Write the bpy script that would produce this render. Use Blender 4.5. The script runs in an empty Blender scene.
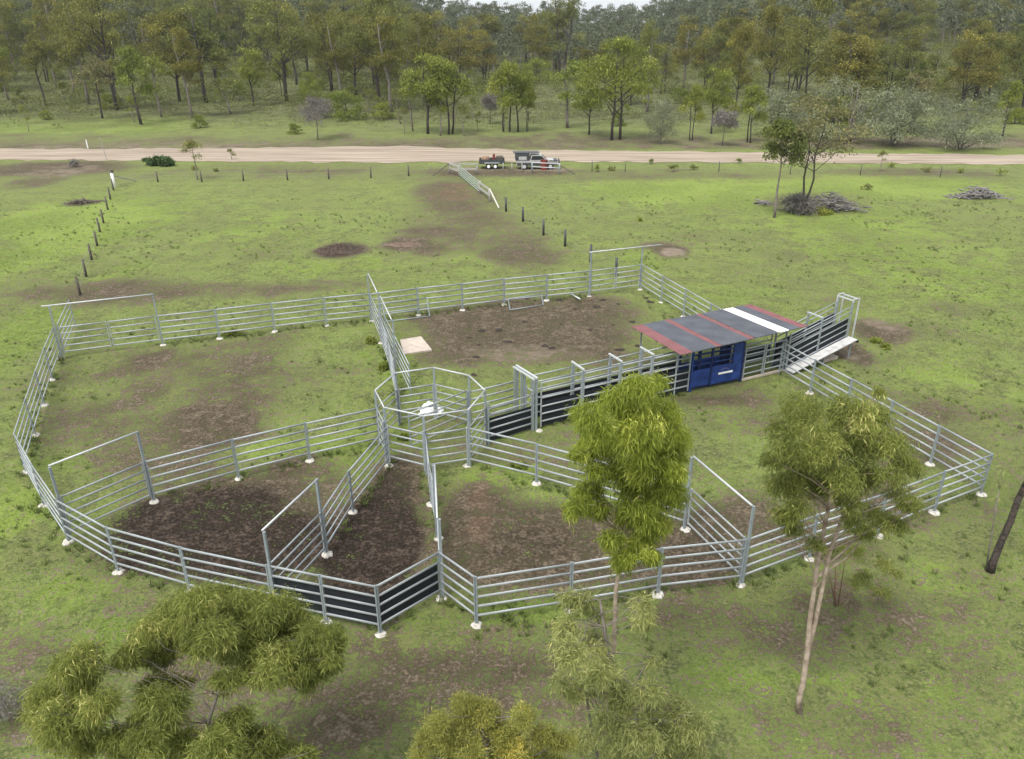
import bpy, math, random
import numpy as np
from mathutils import Vector, Matrix
R=math.radians
rng=np.random.default_rng(7); random.seed(7)
sc=bpy.context.scene
col=sc.collection
# ------------------------------------------------------------------ camera
FPX=761.0; TH=R(24.62); ROLL=R(-0.147); H=15.82
ct,st=math.cos(TH),math.sin(TH)
FW=np.array([0,ct,-st]); UP=np.array([0,st,ct]); RT=np.array([1.,0,0])
RR=RT*math.cos(ROLL)+UP*math.sin(ROLL); UU=UP*math.cos(ROLL)-RT*math.sin(ROLL)
cd=bpy.data.cameras.new('camera'); cam=bpy.data.objects.new('camera',cd); col.objects.link(cam)
cd.sensor_width=36; cd.lens=FPX/1024*36; cd.clip_start=0.3; cd.clip_end=6000
M=Matrix(((RR[0],UU[0],-FW[0],0),(RR[1],UU[1],-FW[1],0),(RR[2],UU[2],-FW[2],H),(0,0,0,1)))
cam.matrix_world=M; sc.camera=cam
def sm(a,b,x):
    t=np.clip((np.asarray(x,float)-a)/(b-a),0,1); return t*t*(3-2*t)
def terrain(x,y):
    x=np.asarray(x,float); y=np.asarray(y,float)
    xa=x*500/np.maximum(y,90)
    Rg=15+33*sm(70,160,xa)-8*sm(230,330,xa)+26*sm(-10,-110,xa)
    u=np.clip((y-114)/400,0,1.15)
    h=Rg*u**1.6
    h=h+(0.6*np.sin(x*.045+1.3)*np.sin(y*.037)+.9*np.sin(x*.021-y*.03))*sm(130,220,y)
    h=h+0.05*np.sin(x*.31+.4)*np.sin(y*.27+1.)*(1-sm(90,110,y))*sm(50,60,y)
    return h-sm(620,1000,y)*20
def ray(x,y): return FW+RR*(x-512)/FPX-UU*(y-379.5)/FPX
def un(x,y,h=0.0):
    d=ray(x,y); return Vector(np.array([0,0,H])+d*(h-H)/d[2])
def pj(P):
    v=np.asarray(P,float)-[0,0,H]; z=v@FW; return 512+FPX*(v@RR)/z, 379.5-FPX*(v@UU)/z
def onplane(x,y,Y):
    d=ray(x,y); return Vector(np.array([0,0,H])+d*Y/d[1])
def ground(x,y):
    d=ray(x,y); t=20.
    while t<900:
        p=np.array([0,0,H])+d*t
        if p[2]<=terrain(p[0],p[1]): break
        t+=.4
    return Vector((p[0],p[1],float(terrain(p[0],p[1]))))
# ------------------------------------------------------------------ materials
def mat(name,base,rough=.8,metal=0,var=.15,scale=6,bump=0,spec=.3,darker=None):
    m=bpy.data.materials.new(name); m.use_nodes=True; nt=m.node_tree; b=nt.nodes['Principled BSDF']
    b.inputs['Roughness'].default_value=rough; b.inputs['Metallic'].default_value=metal; b.inputs['Specular IOR Level'].default_value=spec
    tc=nt.nodes.new('ShaderNodeTexCoord'); n=nt.nodes.new('ShaderNodeTexNoise'); n.inputs['Scale'].default_value=scale; n.inputs['Detail'].default_value=5
    nt.links.new(tc.outputs['Object'],n.inputs['Vector'])
    cr=nt.nodes.new('ShaderNodeValToRGB'); cr.color_ramp.elements[0].position=.3; cr.color_ramp.elements[1].position=.7
    d=darker or [c*(1-var) for c in base]
    cr.color_ramp.elements[0].color=(*d,1); cr.color_ramp.elements[1].color=(*[min(1,c*(1+var)) for c in base],1)
    nt.links.new(n.outputs['Fac'],cr.inputs['Fac']); nt.links.new(cr.outputs['Color'],b.inputs['Base Color'])
    if bump:
        bp=nt.nodes.new('ShaderNodeBump'); bp.inputs['Strength'].default_value=bump; bp.inputs['Distance'].default_value=.02
        nt.links.new(n.outputs['Fac'],bp.inputs['Height']); nt.links.new(bp.outputs['Normal'],b.inputs['Normal'])
    return m
STEEL=mat('galvanised_steel',(.31,.335,.345),.45,.15,.10,9)
STEELD=mat('dull_galvanised_steel',(.25,.285,.30),.5,.2,.15,9)
WSTEEL=mat('pale_galvanised_steel',(.44,.46,.46),.45,.15,.08,9)
RUBBER=mat('black_rubber',(.012,.014,.018),.7,0,.3,3)
CONC=mat('pale_concrete',(.48,.465,.42),.9,0,.2,11,.6,darker=(.28,.25,.21))
SLAB=mat('old_concrete',(.42,.36,.30),.9,0,.15,3,.3)
BLUE=mat('blue_paint',(.016,.042,.17),.5,0,.45,2.5)
BLUED=mat('dark_blue_paint',(.01,.02,.08),.45,0,.2,5)
WHITE=mat('white_paint',(.78,.78,.76),.5,0,.05,5)
WOOD=mat('weathered_wood',(.10,.085,.07),.9,0,.3,9,.5)
WOODG=mat('grey_timber',(.30,.29,.26),.9,0,.2,9,.4)
GREENW=mat('faded_green_paint',(.27,.32,.27),.7,0,.15,5)
DEADW=mat('dead_wood',(.19,.175,.17),.9,0,.3,6,.5)
BARKP=mat('pale_gum_bark',(.34,.28,.22),.85,0,.35,4,.6,darker=(.17,.12,.09))
BARKD=mat('dark_bark',(.055,.045,.04),.95,0,.4,5,.6)
BARKG=mat('grey_bark',(.16,.14,.12),.9,0,.35,5,.5)
CHAR=mat('charred_bark',(.05,.040,.034),.95,0,.7,9,1)
REDB=mat('red_brown_stems',(.20,.125,.085),.85,0,.3,5)
TYRE=mat('tyre_rubber',(.02,.02,.02),.85,0,.2,5)
GLASS=mat('dark_glass',(.02,.025,.03),.1,0,.1,5,spec=.6)
REDP=mat('red_paint',(.16,.035,.025),.5,0,.15,5)
DGREY=mat('dark_grey_metal',(.06,.065,.07),.5,.3,.2,5)
TARP=mat('brown_canvas',(.20,.13,.09),.9,0,.25,5)
GALVF=mat('worn_white_deck',(.42,.42,.41),.7,.0,.22,4)
ROOFD=mat('charcoal_roof_paint',(.070,.075,.088),.6,.0,.2,1.3)
ROOFR=mat('faded_red_roof_paint',(.165,.07,.072),.7,.0,.16,1.6)
ROOFW=mat('white_roof_sheet',(.60,.60,.57),.6,0,.12,1.5)
SOIL=mat('dark_soil',(.062,.046,.036),.95,0,.4,5,1)
DUNG=mat('dried_dung',(.032,.024,.018),.95,0,.4,8,1)
FABW=mat('white_plastic_sheeting',(.72,.73,.74),.5,0,.12,6)
def leafmat(name,c1,c2,c3,trans=.3,rnd=.0):
    m=bpy.data.materials.new(name); m.use_nodes=True; nt=m.node_tree; nt.nodes.clear()
    o=nt.nodes.new('ShaderNodeOutputMaterial'); at=nt.nodes.new('ShaderNodeAttribute'); at.attribute_name='tone'
    cr=nt.nodes.new('ShaderNodeValToRGB'); e=cr.color_ramp.elements; e[0].color=(*c1,1); e[1].color=(*c3,1); k=e.new(.55); k.color=(*c2,1); e[0].position=.05; e[1].position=.97
    nt.links.new(at.outputs['Fac'],cr.inputs['Fac']); src=cr.outputs['Color']
    if rnd:
        oi=nt.nodes.new('ShaderNodeObjectInfo'); hs=nt.nodes.new('ShaderNodeHueSaturation')
        mr=nt.nodes.new('ShaderNodeMapRange'); mr.inputs['To Min'].default_value=.5-rnd*.022; mr.inputs['To Max'].default_value=.5+rnd*.03
        mv=nt.nodes.new('ShaderNodeMath'); mv.operation='MULTIPLY_ADD'; mv.inputs[1].default_value=-rnd*.5; mv.inputs[2].default_value=1+rnd*.25
        nt.links.new(oi.outputs['Random'],mr.inputs['Value']); nt.links.new(mr.outputs[0],hs.inputs['Hue'])
        nt.links.new(oi.outputs['Random'],mv.inputs[0]); nt.links.new(mv.outputs[0],hs.inputs['Value']); nt.links.new(src,hs.inputs['Color']); src=hs.outputs['Color']
    d=nt.nodes.new('ShaderNodeBsdfPrincipled'); d.inputs['Roughness'].default_value=.55; d.inputs['Specular IOR Level'].default_value=.25
    t=nt.nodes.new('ShaderNodeBsdfTranslucent'); mx=nt.nodes.new('ShaderNodeMixShader'); mx.inputs[0].default_value=trans
    nt.links.new(src,d.inputs['Base Color']); nt.links.new(src,t.inputs['Color']); nt.links.new(d.outputs[0],mx.inputs[1]); nt.links.new(t.outputs[0],mx.inputs[2]); nt.links.new(mx.outputs[0],o.inputs['Surface'])
    return m
L_GUM=leafmat('gum_leaves',(0.13, 0.155, 0.04),(0.31, 0.345, 0.08),(0.64, 0.6, 0.23),0.5)
L_GUMB=leafmat('bright_gum_leaves',(0.15, 0.19, 0.028),(0.35, 0.41, 0.06),(0.64, 0.66, 0.15),0.5)
L_YEL=leafmat('yellow_gum_leaves',(0.17, 0.18, 0.045),(0.4, 0.4, 0.1),(0.68, 0.58, 0.15),0.5)
L_PALE=leafmat('pale_sparse_leaves',(0.22, 0.25, 0.09),(0.43, 0.45, 0.16),(0.68, 0.63, 0.24),0.5)
L_OLV=leafmat('olive_forest_leaves',(0.075, 0.09, 0.021),(0.21, 0.225, 0.05),(0.4, 0.4, 0.1),0.35,0.6)
L_ORG=leafmat('bronze_forest_leaves',(0.075, 0.08, 0.016),(0.215, 0.205, 0.038),(0.41, 0.35, 0.07),0.35,0.5)
L_GRN=leafmat('green_forest_leaves',(0.1, 0.125, 0.022),(0.27, 0.31, 0.05),(0.46, 0.48, 0.11),0.38,0.4)
L_FAR=leafmat('haze_greyed_hill_leaves',(.06,.075,.04),(.145,.165,.085),(.27,.29,.16),.3,.3)  # distance haze put into the leaf colour: greyer, bluer green for the far wood
L_SAGE=leafmat('sage_wattle_leaves',(0.12, 0.14, 0.08),(0.27, 0.3, 0.17),(0.46, 0.48, 0.32),0.32,0.3)
L_GRY=leafmat('grey_twigs',(0.12, 0.11, 0.095),(0.22, 0.205, 0.18),(0.33, 0.31, 0.28),0.1,0.2)
L_DRK=leafmat('dark_green_leaves',(0.04, 0.07, 0.02),(0.08, 0.14, 0.04),(0.15, 0.22, 0.07),0.3,0.3)
L_GRASS=leafmat('grass_blades',(0.100,0.116,0.043),(0.158,0.211,0.056),(0.242,0.310,0.081),.45)
L_REDT=leafmat('reddish_leaves',(0.11, 0.115, 0.045),(0.24, 0.22, 0.09),(0.36, 0.31, 0.13),0.35,0.2)
# ------------------------------------------------------------------ mesh helpers
def mesh_np(name,V,F,m,tone=None,smooth=False,k=4):
    me=bpy.data.meshes.new(name); V=np.asarray(V,dtype=np.float32); F=np.asarray(F,dtype=np.int32)
    me.vertices.add(len(V)); me.vertices.foreach_set('co',V.ravel())
    me.loops.add(F.size); me.loops.foreach_set('vertex_index',F.ravel())
    me.polygons.add(len(F)); me.polygons.foreach_set('loop_start',np.arange(0,F.size,k,dtype=np.int32)); me.polygons.foreach_set('loop_total',np.full(len(F),k,dtype=np.int32))
    if smooth: me.polygons.foreach_set('use_smooth',np.ones(len(F),dtype=bool))
    if tone is not None:
        a=me.attributes.new('tone','FLOAT','POINT'); a.data.foreach_set('value',np.asarray(tone,dtype=np.float32))
    me.update(calc_edges=True); me.validate()
    if m: me.materials.append(m)
    return me
class MB:
    def __init__(s): s.V=[]; s.F=[]
    def add(s,v,f):
        n=len(s.V); s.V+= [tuple(x) for x in v]; s.F+=[tuple(i+n for i in q) for q in f]; return s
    def box(s,a,b):
        x0,y0,z0=a; x1,y1,z1=b
        return s.add([(x0,y0,z0),(x1,y0,z0),(x1,y1,z0),(x0,y1,z0),(x0,y0,z1),(x1,y0,z1),(x1,y1,z1),(x0,y1,z1)],[(0,3,2,1),(4,5,6,7),(0,1,5,4),(1,2,6,5),(2,3,7,6),(3,0,4,7)])
    def bar(s,p,q,w,h=None,n=8,tw=None):
        """prism between two points; w across, h along the up direction"""
        p=Vector(p);q=Vector(q);h=h or w; d=(q-p).normalized(); u=Vector((0,0,1))
        if abs(d.z)>.95: u=Vector((1,0,0)) if tw is None else Vector(tw)
        a=d.cross(u).normalized(); b=a.cross(d).normalized(); v=[]
        off=math.pi/4 if n==4 else 0; k=math.sqrt(2) if n==4 else 1
        for e in (p,q):
            for i in range(n):
                t=2*math.pi*i/n+off; v.append(e+a*math.cos(t)*w/2*k+b*math.sin(t)*h/2*k)
        f=[(i,(i+1)%n,n+(i+1)%n,n+i) for i in range(n)]+[tuple(range(n))[::-1],tuple(range(n,2*n))]
        return s.add(v,f)
    def tube(s,P,r,n=6,cap=True):
        P=[Vector(p) for p in P]; v=[]; base=None
        for i,p in enumerate(P):
            d=(P[min(i+1,len(P)-1)]-P[max(i-1,0)]).normalized()
            if base is None: base=d.orthogonal().normalized()
            base=(base-d*base.dot(d)).normalized(); c=d.cross(base)
            for k in range(n):
                t=2*math.pi*k/n; v.append(p+(base*math.cos(t)+c*math.sin(t))*r[i])
        f=[(i*n+k,i*n+(k+1)%n,(i+1)*n+(k+1)%n,(i+1)*n+k) for i in range(len(P)-1) for k in range(n)]
        if cap: f+=[tuple(range(n))[::-1],tuple(range((len(P)-1)*n,len(P)*n))]
        return s.add(v,f)
    def cyl(s,c,ax,r,l,n=16):
        c=Vector(c); a=Vector(ax).normalized()*l/2; return s.tube([c-a,c+a],[r,r],n)
    def mesh(s,name,m,smooth=False):
        me=bpy.data.meshes.new(name); me.from_pydata([tuple(v) for v in s.V],[],s.F); me.update()
        if m: me.materials.append(m)
        if smooth: me.polygons.foreach_set('use_smooth',[True]*len(me.polygons))
        return me
def link(name,me,parent=None):
    o=bpy.data.objects.new(name,me); col.objects.link(o)
    if parent: o.parent=parent
    return o
def part(name,mb,m,parent,smooth=False,label=None):
    o=link(name,mb.mesh(name,m,smooth) if isinstance(mb,MB) else mb,parent)
    if label: o['label']=label
    return o
def tag(o,label=None,cat=None,group=None,kind=None):
    if label: o['label']=label
    if cat: o['category']=cat
    if group: o['group']=group
    if kind: o['kind']=kind
    return o
def empty(name,loc=(0,0,0),rz=0,**k):
    o=bpy.data.objects.new(name,None); o.empty_display_size=.3; col.objects.link(o); o.location=loc; o.rotation_euler=(0,0,rz); return tag(o,**k)
def copy_tree(o,parent=None):
    c=o.copy(); col.objects.link(c)
    if parent: c.parent=parent
    for ch in list(o.children): copy_tree(ch,c)
    return c
ORD='first second third fourth fifth sixth seventh eighth ninth tenth eleventh twelfth thirteenth fourteenth'.split()
# ------------------------------------------------------------------ ground
def axis(a,b,c,d,step,g):
    mid=list(np.arange(b,c,step)); lo=[];s=step;x=b
    while x>a: s*=g; x-=s; lo.append(x)
    hi=[];s=step;x=mid[-1]
    while x<d: s*=g; x+=s; hi.append(x)
    return np.array(lo[::-1]+mid+hi)
xs=axis(-900,-30,30,900,.33,1.035); ys=axis(-60,3,58,1300,.33,1.022)
X,Y=np.meshgrid(xs,ys); shp=X.shape
def vnoise(X,Y,s,seed):
    r=np.random.default_rng(seed); T=r.random((256,256)); x=X/s+1000; y=Y/s+1000
    xi=np.floor(x).astype(int); yi=np.floor(y).astype(int); fx=x-xi; fy=y-yi; fx=fx*fx*(3-2*fx); fy=fy*fy*(3-2*fy)
    g=lambda a,b:T[a%256,b%256]
    return (g(xi,yi)*(1-fx)+g(xi+1,yi)*fx)*(1-fy)+(g(xi,yi+1)*(1-fx)+g(xi+1,yi+1)*fx)*fy
def fbm(X,Y,s,seed,o=4):
    t=0;a=.5;w=0
    for i in range(o): t=t+a*vnoise(X,Y,s,seed+i); w+=a; a*=.5; s/=2.1
    return t/w
ELL=[] # (cx,cy,rx,ry,kind,strength)
def ell(px,py,rx,ry,k,s=1.):
    c=un(px,py); a=(un(px+rx,py)-c).length; b=(un(px,py+ry)-un(px,py-ry)).length/2; ELL.append((c.x,c.y,a,b,k,s))
for e in [ # dirt in the pens
 (195,530,95,36,'d',1.15),(195,530,100,38,'w',1.15),(235,500,60,18,'d',.9),(235,505,60,20,'w',.8),(270,540,70,36,'d',1.1),(260,545,75,36,'w',1.1),(290,485,55,30,'d',.75),(180,480,50,20,'d',.5),
 (372,540,50,55,'d',1.25),(372,545,50,55,'w',1.15),(392,490,26,34,'d',1.1),(390,500,26,40,'w',.7),
 (520,540,80,40,'d',1.05),(480,520,34,45,'d',.75),(482,512,22,38,'o',.5),(590,540,80,34,'d',1),(530,545,60,30,'w',.45),(680,560,70,28,'d',.95),(680,555,60,25,'w',.4),(760,520,60,26,'d',.6),(860,500,70,26,'d',.6),(690,520,40,30,'d',.6),(830,545,60,16,'d',.7),
 (545,320,95,24,'d',.85),(500,335,85,28,'d',.8),(460,320,50,14,'d',.8),(600,308,40,14,'d',.65),(580,342,55,22,'d',.6),(540,322,70,20,'o',.25),(520,352,70,10,'p',.5),(445,355,30,12,'d',.6),
 (230,400,50,40,'d',0.53),(225,430,36,20,'d',0.56),(225,425,30,22,'o',.3),(200,372,60,24,'d',0.37),(240,350,60,20,'d',0.31),(150,355,30,10,'d',0.50),(300,385,50,30,'d',0.25),(120,400,50,40,'d',0.19),(170,440,50,25,'d',0.28),(220,390,45,25,'w',.3),
 (120,292,75,13,'d',.75),(240,290,60,8,'d',.5),(330,285,60,6,'d',.4),(100,330,25,10,'w',.3),
 (440,218,45,26,'d',.32),(455,195,42,13,'d',.42),(455,192,36,11,'o',.5),(475,215,38,13,'d',.40),(500,238,45,18,'d',.46),(525,256,40,9,'d',.45),(520,245,40,12,'d',.3),(530,258,40,12,'d',.5),(440,190,30,8,'d',.6),
 (340,250,26,8,'d',1.1),(340,250,26,8,'w',.7),(405,244,22,6,'d',1.1),(400,240,26,5,'p',.3),(430,250,20,6,'d',.6),(430,230,25,7,'d',.4),
 (673,253,14,5,'p',.9),(672,252,18,6,'d',1),(655,246,20,4,'d',.6),(880,332,30,11,'d',.8),(885,325,25,7,'p',.5),(850,352,18,12,'d',.9),(850,355,12,7,'p',.6),(960,310,30,8,'d',.35),(780,255,30,6,'d',.3),(930,330,35,10,'d',.4),
 (500,171,80,5,'d',.7),(480,168,50,3,'p',.5),(545,169,40,3,'p',.7),(300,168,120,4,'d',.3),(60,168,70,6,'d',1),(60,172,45,8,'p',.5),(35,182,25,6,'d',.6),(80,203,18,3,'d',.9),(80,203,14,3,'w',.7),
 (700,176,60,3,'d',.3),(900,172,80,4,'d',.35),(813,203,50,9,'d',.6),
 # bottom of the frame
 (480,665,90,18,'d',0.38),(500,662,50,12,'p',.3),(430,690,80,40,'d',0.25),(370,650,40,14,'d',0.31),(330,710,60,40,'d',0.29),(560,690,60,30,'d',0.22),(650,630,50,25,'d',0.22),(700,612,60,16,'d',0.31),(740,640,60,22,'d',0.22),
 (880,596,90,24,'d',0.33),(820,600,40,20,'d',0.31),(960,520,50,22,'d',0.25),(970,505,30,12,'d',0.27),(870,720,120,30,'d',0.22),(950,640,70,40,'d',0.18),(1000,740,30,20,'p',.4),(640,690,60,20,'d',0.25),(600,660,60,25,'w',.2),
 (30,690,50,50,'d',0.27),(20,745,40,20,'p',.4),(135,600,50,14,'d',0.29),(100,570,30,14,'d',0.18),(30,640,40,20,'d',0.20),(175,690,40,30,'d',0.25),(220,740,60,30,'d',0.18),(800,640,60,25,'d',0.22),(1000,600,30,30,'d',0.18),(925,405,35,14,'d',0.27),(960,440,30,14,'d',0.18),(900,440,60,20,'d',0.20),
 (740,425,40,10,'d',0.15),(715,400,45,5,'d',0.40),(715,397,40,4,'w',.4),(785,372,26,7,'p',.7),(560,425,60,12,'d',0.09),
 # lush
 (25,330,40,70,'l',.9),(60,240,60,30,'l',.8),(20,500,40,60,'l',.7),(130,220,60,25,'l',.6),(60,215,60,18,'l',1.1),(40,127,80,7,'l',1.2),(150,128,60,6,'l',.9),(330,265,60,12,'l',.6),(260,230,60,20,'l',.5),(900,250,120,50,'l',.55),(700,190,120,14,'l',.8),(880,185,120,12,'l',.9),
 (500,178,90,4,'l',.3),(950,380,60,30,'l',.5),(330,480,40,20,'l',.7),(560,500,60,12,'l',.7),(500,475,60,14,'l',.8),(540,610,60,12,'l',1.0),(420,620,40,20,'l',.4),(130,640,60,30,'l',.7),(80,590,40,20,'l',.7),(870,690,100,20,'l',.6),(900,560,50,20,'l',.5),(930,590,50,10,'l',.8),(560,405,90,14,'l',.7),(490,430,40,10,'l',.7),(640,260,40,10,'l',.6),(750,300,60,20,'l',.4),(700,420,60,20,'l',.3),(380,350,30,14,'l',.5),(400,365,20,30,'l',.5),
 (385,440,50,15,'l',.5),(290,450,90,12,'l',.8),(150,480,40,9,'l',.5),(600,690,90,30,'l',.3),(740,680,60,20,'l',.4),(480,260,60,10,'l',.3)]:
    ell(*e)
# verge strips beyond and before the road (world bands)
def paint(X,Y):
    n1=fbm(X,Y,7,11); n2=fbm(X,Y,2.2,31); n3=fbm(X,Y,25,51)
    ch={k:np.zeros_like(X) for k in 'dwplo'}
    for cx,cy,a,b,k,s in ELL:
        q=((X-cx)/(a*1.05))**2+((Y-cy)/(b*1.1))**2
        w=np.exp(-q**2.2*1.1)*s
        ch[k]=1-(1-ch[k])*(1-np.clip(w,0,1)) if k in 'dl' else np.maximum(ch[k],w)
    d=ch['d']; l=ch['l']*(1-.8*d)
    base=.30*sm(.48,.66,n1)+.22*sm(.5,.66,n2)
    near=1-sm(16,24,Y)
    base=base+.06*near
    d=np.clip(d+base*(1-.9*ch['l'])*(1-sm(55,75,Y)*.55),0,1)
    verge=sm(114,117,Y)*(1-sm(124,136,Y+3*(n1-.5)*8))
    v2=sm(86,93,Y)*(1-sm(97,99,Y))*.35*(n1*1.5)
    d=np.clip(d+verge*.6*(.5+n2)+v2,0,1)
    p=np.maximum(ch['p'],verge*.55*(n1*1.4))
    fo=sm(126,160,Y+8*(n1-.5))          # forest floor
    return d,np.clip(ch['w'],0,1.2),np.clip(p,0,1),np.clip(l+.28*sm(.5,.75,n3)*(1-fo),0,1),np.clip(ch['o'],0,1),fo
Z=terrain(X,Y)
dd,ww,pp,ll,oo,fo=paint(X,Y)
yard=(Y<62)&(Y>0)
Z=Z+np.where(yard,(fbm(X,Y,1.6,71)-.5)*.06+(fbm(X,Y,.7,75,2)-.5)*.035*(dd>.5),0)
nx,ny=len(xs),len(ys)
idx=np.arange(nx*ny).reshape(ny,nx)
Fq=np.stack([idx[:-1,:-1],idx[:-1,1:],idx[1:,1:],idx[1:,:-1]],-1).reshape(-1,4)
gm=mesh_np('ground',np.stack([X.ravel(),Y.ravel(),Z.ravel()],1),Fq,None,smooth=True)
for nm,a in (('dirt',dd),('wet',ww),('pale',pp),('lush',ll),('ochre',oo),('wood',fo)):
    at=gm.attributes.new(nm,'FLOAT','POINT'); at.data.foreach_set('value',a.ravel().astype(np.float32))
def ground_mat():
    m=bpy.data.materials.new('paddock_ground'); m.use_nodes=True; nt=m.node_tree; N=nt.nodes; Lk=nt.links; b=N['Principled BSDF']; b.inputs['Roughness'].default_value=.95; b.inputs['Specular IOR Level'].default_value=.1
    geo=N.new('ShaderNodeNewGeometry')
    def noise(s,d=6,r=.6,off=0):
        n=N.new('ShaderNodeTexNoise'); n.inputs['Scale'].default_value=s; n.inputs['Detail'].default_value=d; n.inputs['Roughness'].default_value=r
        mp=N.new('ShaderNodeVectorMath'); mp.operation='ADD'; mp.inputs[1].default_value=(off,off*2,0); Lk.new(geo.outputs['Position'],mp.inputs[0]); Lk.new(mp.outputs[0],n.inputs['Vector']); return n.outputs['Fac']
    def attr(n): a=N.new('ShaderNodeAttribute'); a.attribute_name=n; return a.outputs['Fac']
    def ramp(f,*st):
        r=N.new('ShaderNodeValToRGB'); e=r.color_ramp.elements
        e[0].position,e[0].color=st[0][0],(*st[0][1],1); e[1].position,e[1].color=st[-1][0],(*st[-1][1],1)
        for p,c in st[1:-1]: k=e.new(p); k.color=(*c,1)
        Lk.new(f,r.inputs['Fac']); return r.outputs['Color']
    def mix(f,a,c):
        x=N.new('ShaderNodeMix'); x.data_type='RGBA'; Lk.new(f,x.inputs['Factor']); Lk.new(a,x.inputs[6]); Lk.new(c,x.inputs[7]); return x.outputs[2]
    def ma(op,a,b_,c=None,cl=False):
        x=N.new('ShaderNodeMath'); x.operation=op; x.use_clamp=cl
        for i,v in enumerate((a,b_,c)):
            if v is None: continue
            if isinstance(v,(int,float)): x.inputs[i].default_value=v
            else: Lk.new(v,x.inputs[i])
        return x.outputs[0]
    def smooth(f,a,c):
        x=N.new('ShaderNodeMapRange'); x.interpolation_type='SMOOTHSTEP'; x.inputs['From Min'].default_value=a; x.inputs['From Max'].default_value=c; Lk.new(f,x.inputs['Value']); return x.outputs[0]
    S=lambda f,a=.40,c=.60: smooth(f,a,c)
    nf=noise(2.2,9,.74); nm=noise(.5,7,.66,13); nl=noise(.12,4,.5,40); nh=noise(8,6,.75,5); nh2=noise(15,4,.75,9)
    sf,s_m,sh,sl=S(nf),S(nm),S(nh),S(nl,.38,.62)
    v=ma('MULTIPLY_ADD',sf,.35,ma('MULTIPLY_ADD',s_m,.25,ma('MULTIPLY',sh,.4)))
    gcol=ramp(v,(.05,(0.065,0.077,0.033)),(.35,(0.118,0.150,0.045)),(.65,(0.165,0.215,0.054)),(.95,(0.238,0.292,0.088)))
    lcol=ramp(ma('MULTIPLY_ADD',sf,.4,ma('MULTIPLY_ADD',sl,.3,ma('MULTIPLY',sh,.3))),(.05,(0.102,0.139,0.032)),(.5,(0.163,0.227,0.044)),(.95,(0.232,0.298,0.071)))
    nk=noise(.9,5,.7,77); gcol2=ramp(S(nk,.42,.62),(.0,(0.081,0.092,0.039)),(.5,(0.132,0.157,0.050)),(1.,(0.171,0.207,0.055))); gcol=mix(.0 if False else ma('MULTIPLY',S(nk,.50,.60),.5),gcol,gcol2)
    g=mix(smooth(ma('ADD',attr('lush'),ma('MULTIPLY_ADD',s_m,.5,-.25)),.25,.8),gcol,lcol)
    thatch=ramp(nh,(.3,(.11,.086,.050)),(.7,(.22,.175,.110)))
    g=mix(ma('MULTIPLY',smooth(ma('MULTIPLY_ADD',sh,.6,ma('MULTIPLY',ma('SUBTRACT',1.0,s_m),.4)),.50,.90),.42),g,thatch)
    dv=ma('MULTIPLY_ADD',sf,.35,ma('MULTIPLY_ADD',s_m,.2,ma('MULTIPLY',sh,.45)))
    dcol=ramp(dv,(.05,(.034,.027,.017)),(.5,(.082,.064,.042)),(.95,(.175,.143,.100)))
    wcol=ramp(dv,(.05,(.008,.006,.005)),(.5,(.025,.018,.014)),(.95,(.088,.066,.050)))
    ocol=ramp(nf,(.3,(.13,.07,.042)),(.7,(.23,.13,.085)))
    pcol=ramp(nf,(.3,(.17,.135,.10)),(.7,(.27,.22,.17)))
    dc=mix(ma('MULTIPLY',smooth(ma('ADD',attr('wet'),ma('MULTIPLY_ADD',nm,.8,-.4)),.2,.8),.92),dcol,wcol)
    dc=mix(ma('MULTIPLY',smooth(ma('ADD',attr('ochre'),ma('MULTIPLY_ADD',nm,.8,-.4)),.3,.9),.8),dc,ocol)
    dc=mix(ma('MULTIPLY',smooth(ma('ADD',attr('pale'),ma('MULTIPLY_ADD',nm,.8,-.4)),.25,.8),.8),dc,pcol)
    k=ma('ADD',attr('dirt'),ma('MULTIPLY_ADD',sf,.55,ma('MULTIPLY_ADD',s_m,.40,ma('MULTIPLY_ADD',sh,.55,-.73))))
    c=mix(smooth(k,.44,.60),g,dc)
    fcol=ramp(ma('MULTIPLY_ADD',sl,.35,ma('MULTIPLY_ADD',s_m,.35,ma('MULTIPLY',sf,.3))),(.1,(.042,.036,.024)),(.45,(.070,.070,.034)),(.7,(.095,.112,.042)),(.95,(.135,.11,.08)))
    c=mix(ma('MULTIPLY',attr('wood'),.85),c,fcol)
    spk=smooth(nh2,.56,.72)
    c2=N.new('ShaderNodeMix'); c2.data_type='RGBA'; c2.blend_type='MULTIPLY'; Lk.new(ma('MULTIPLY',spk,.5),c2.inputs['Factor']); Lk.new(c,c2.inputs[6]); c2.inputs[7].default_value=(.45,.42,.4,1)
    Lk.new(c2.outputs[2],b.inputs['Base Color'])
    bp=N.new('ShaderNodeBump'); bp.inputs['Strength'].default_value=.75; bp.inputs['Distance'].default_value=.04
    Lk.new(ma('MULTIPLY_ADD',sf,.7,ma('MULTIPLY',sh,.5)),bp.inputs['Height']); Lk.new(bp.outputs['Normal'],b.inputs['Normal'])
    return m
gm.materials.append(ground_mat())
go=link('ground',gm); tag(go,'green paddock with bare brown earth rising to a wooded hill','ground',kind='structure')
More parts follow.
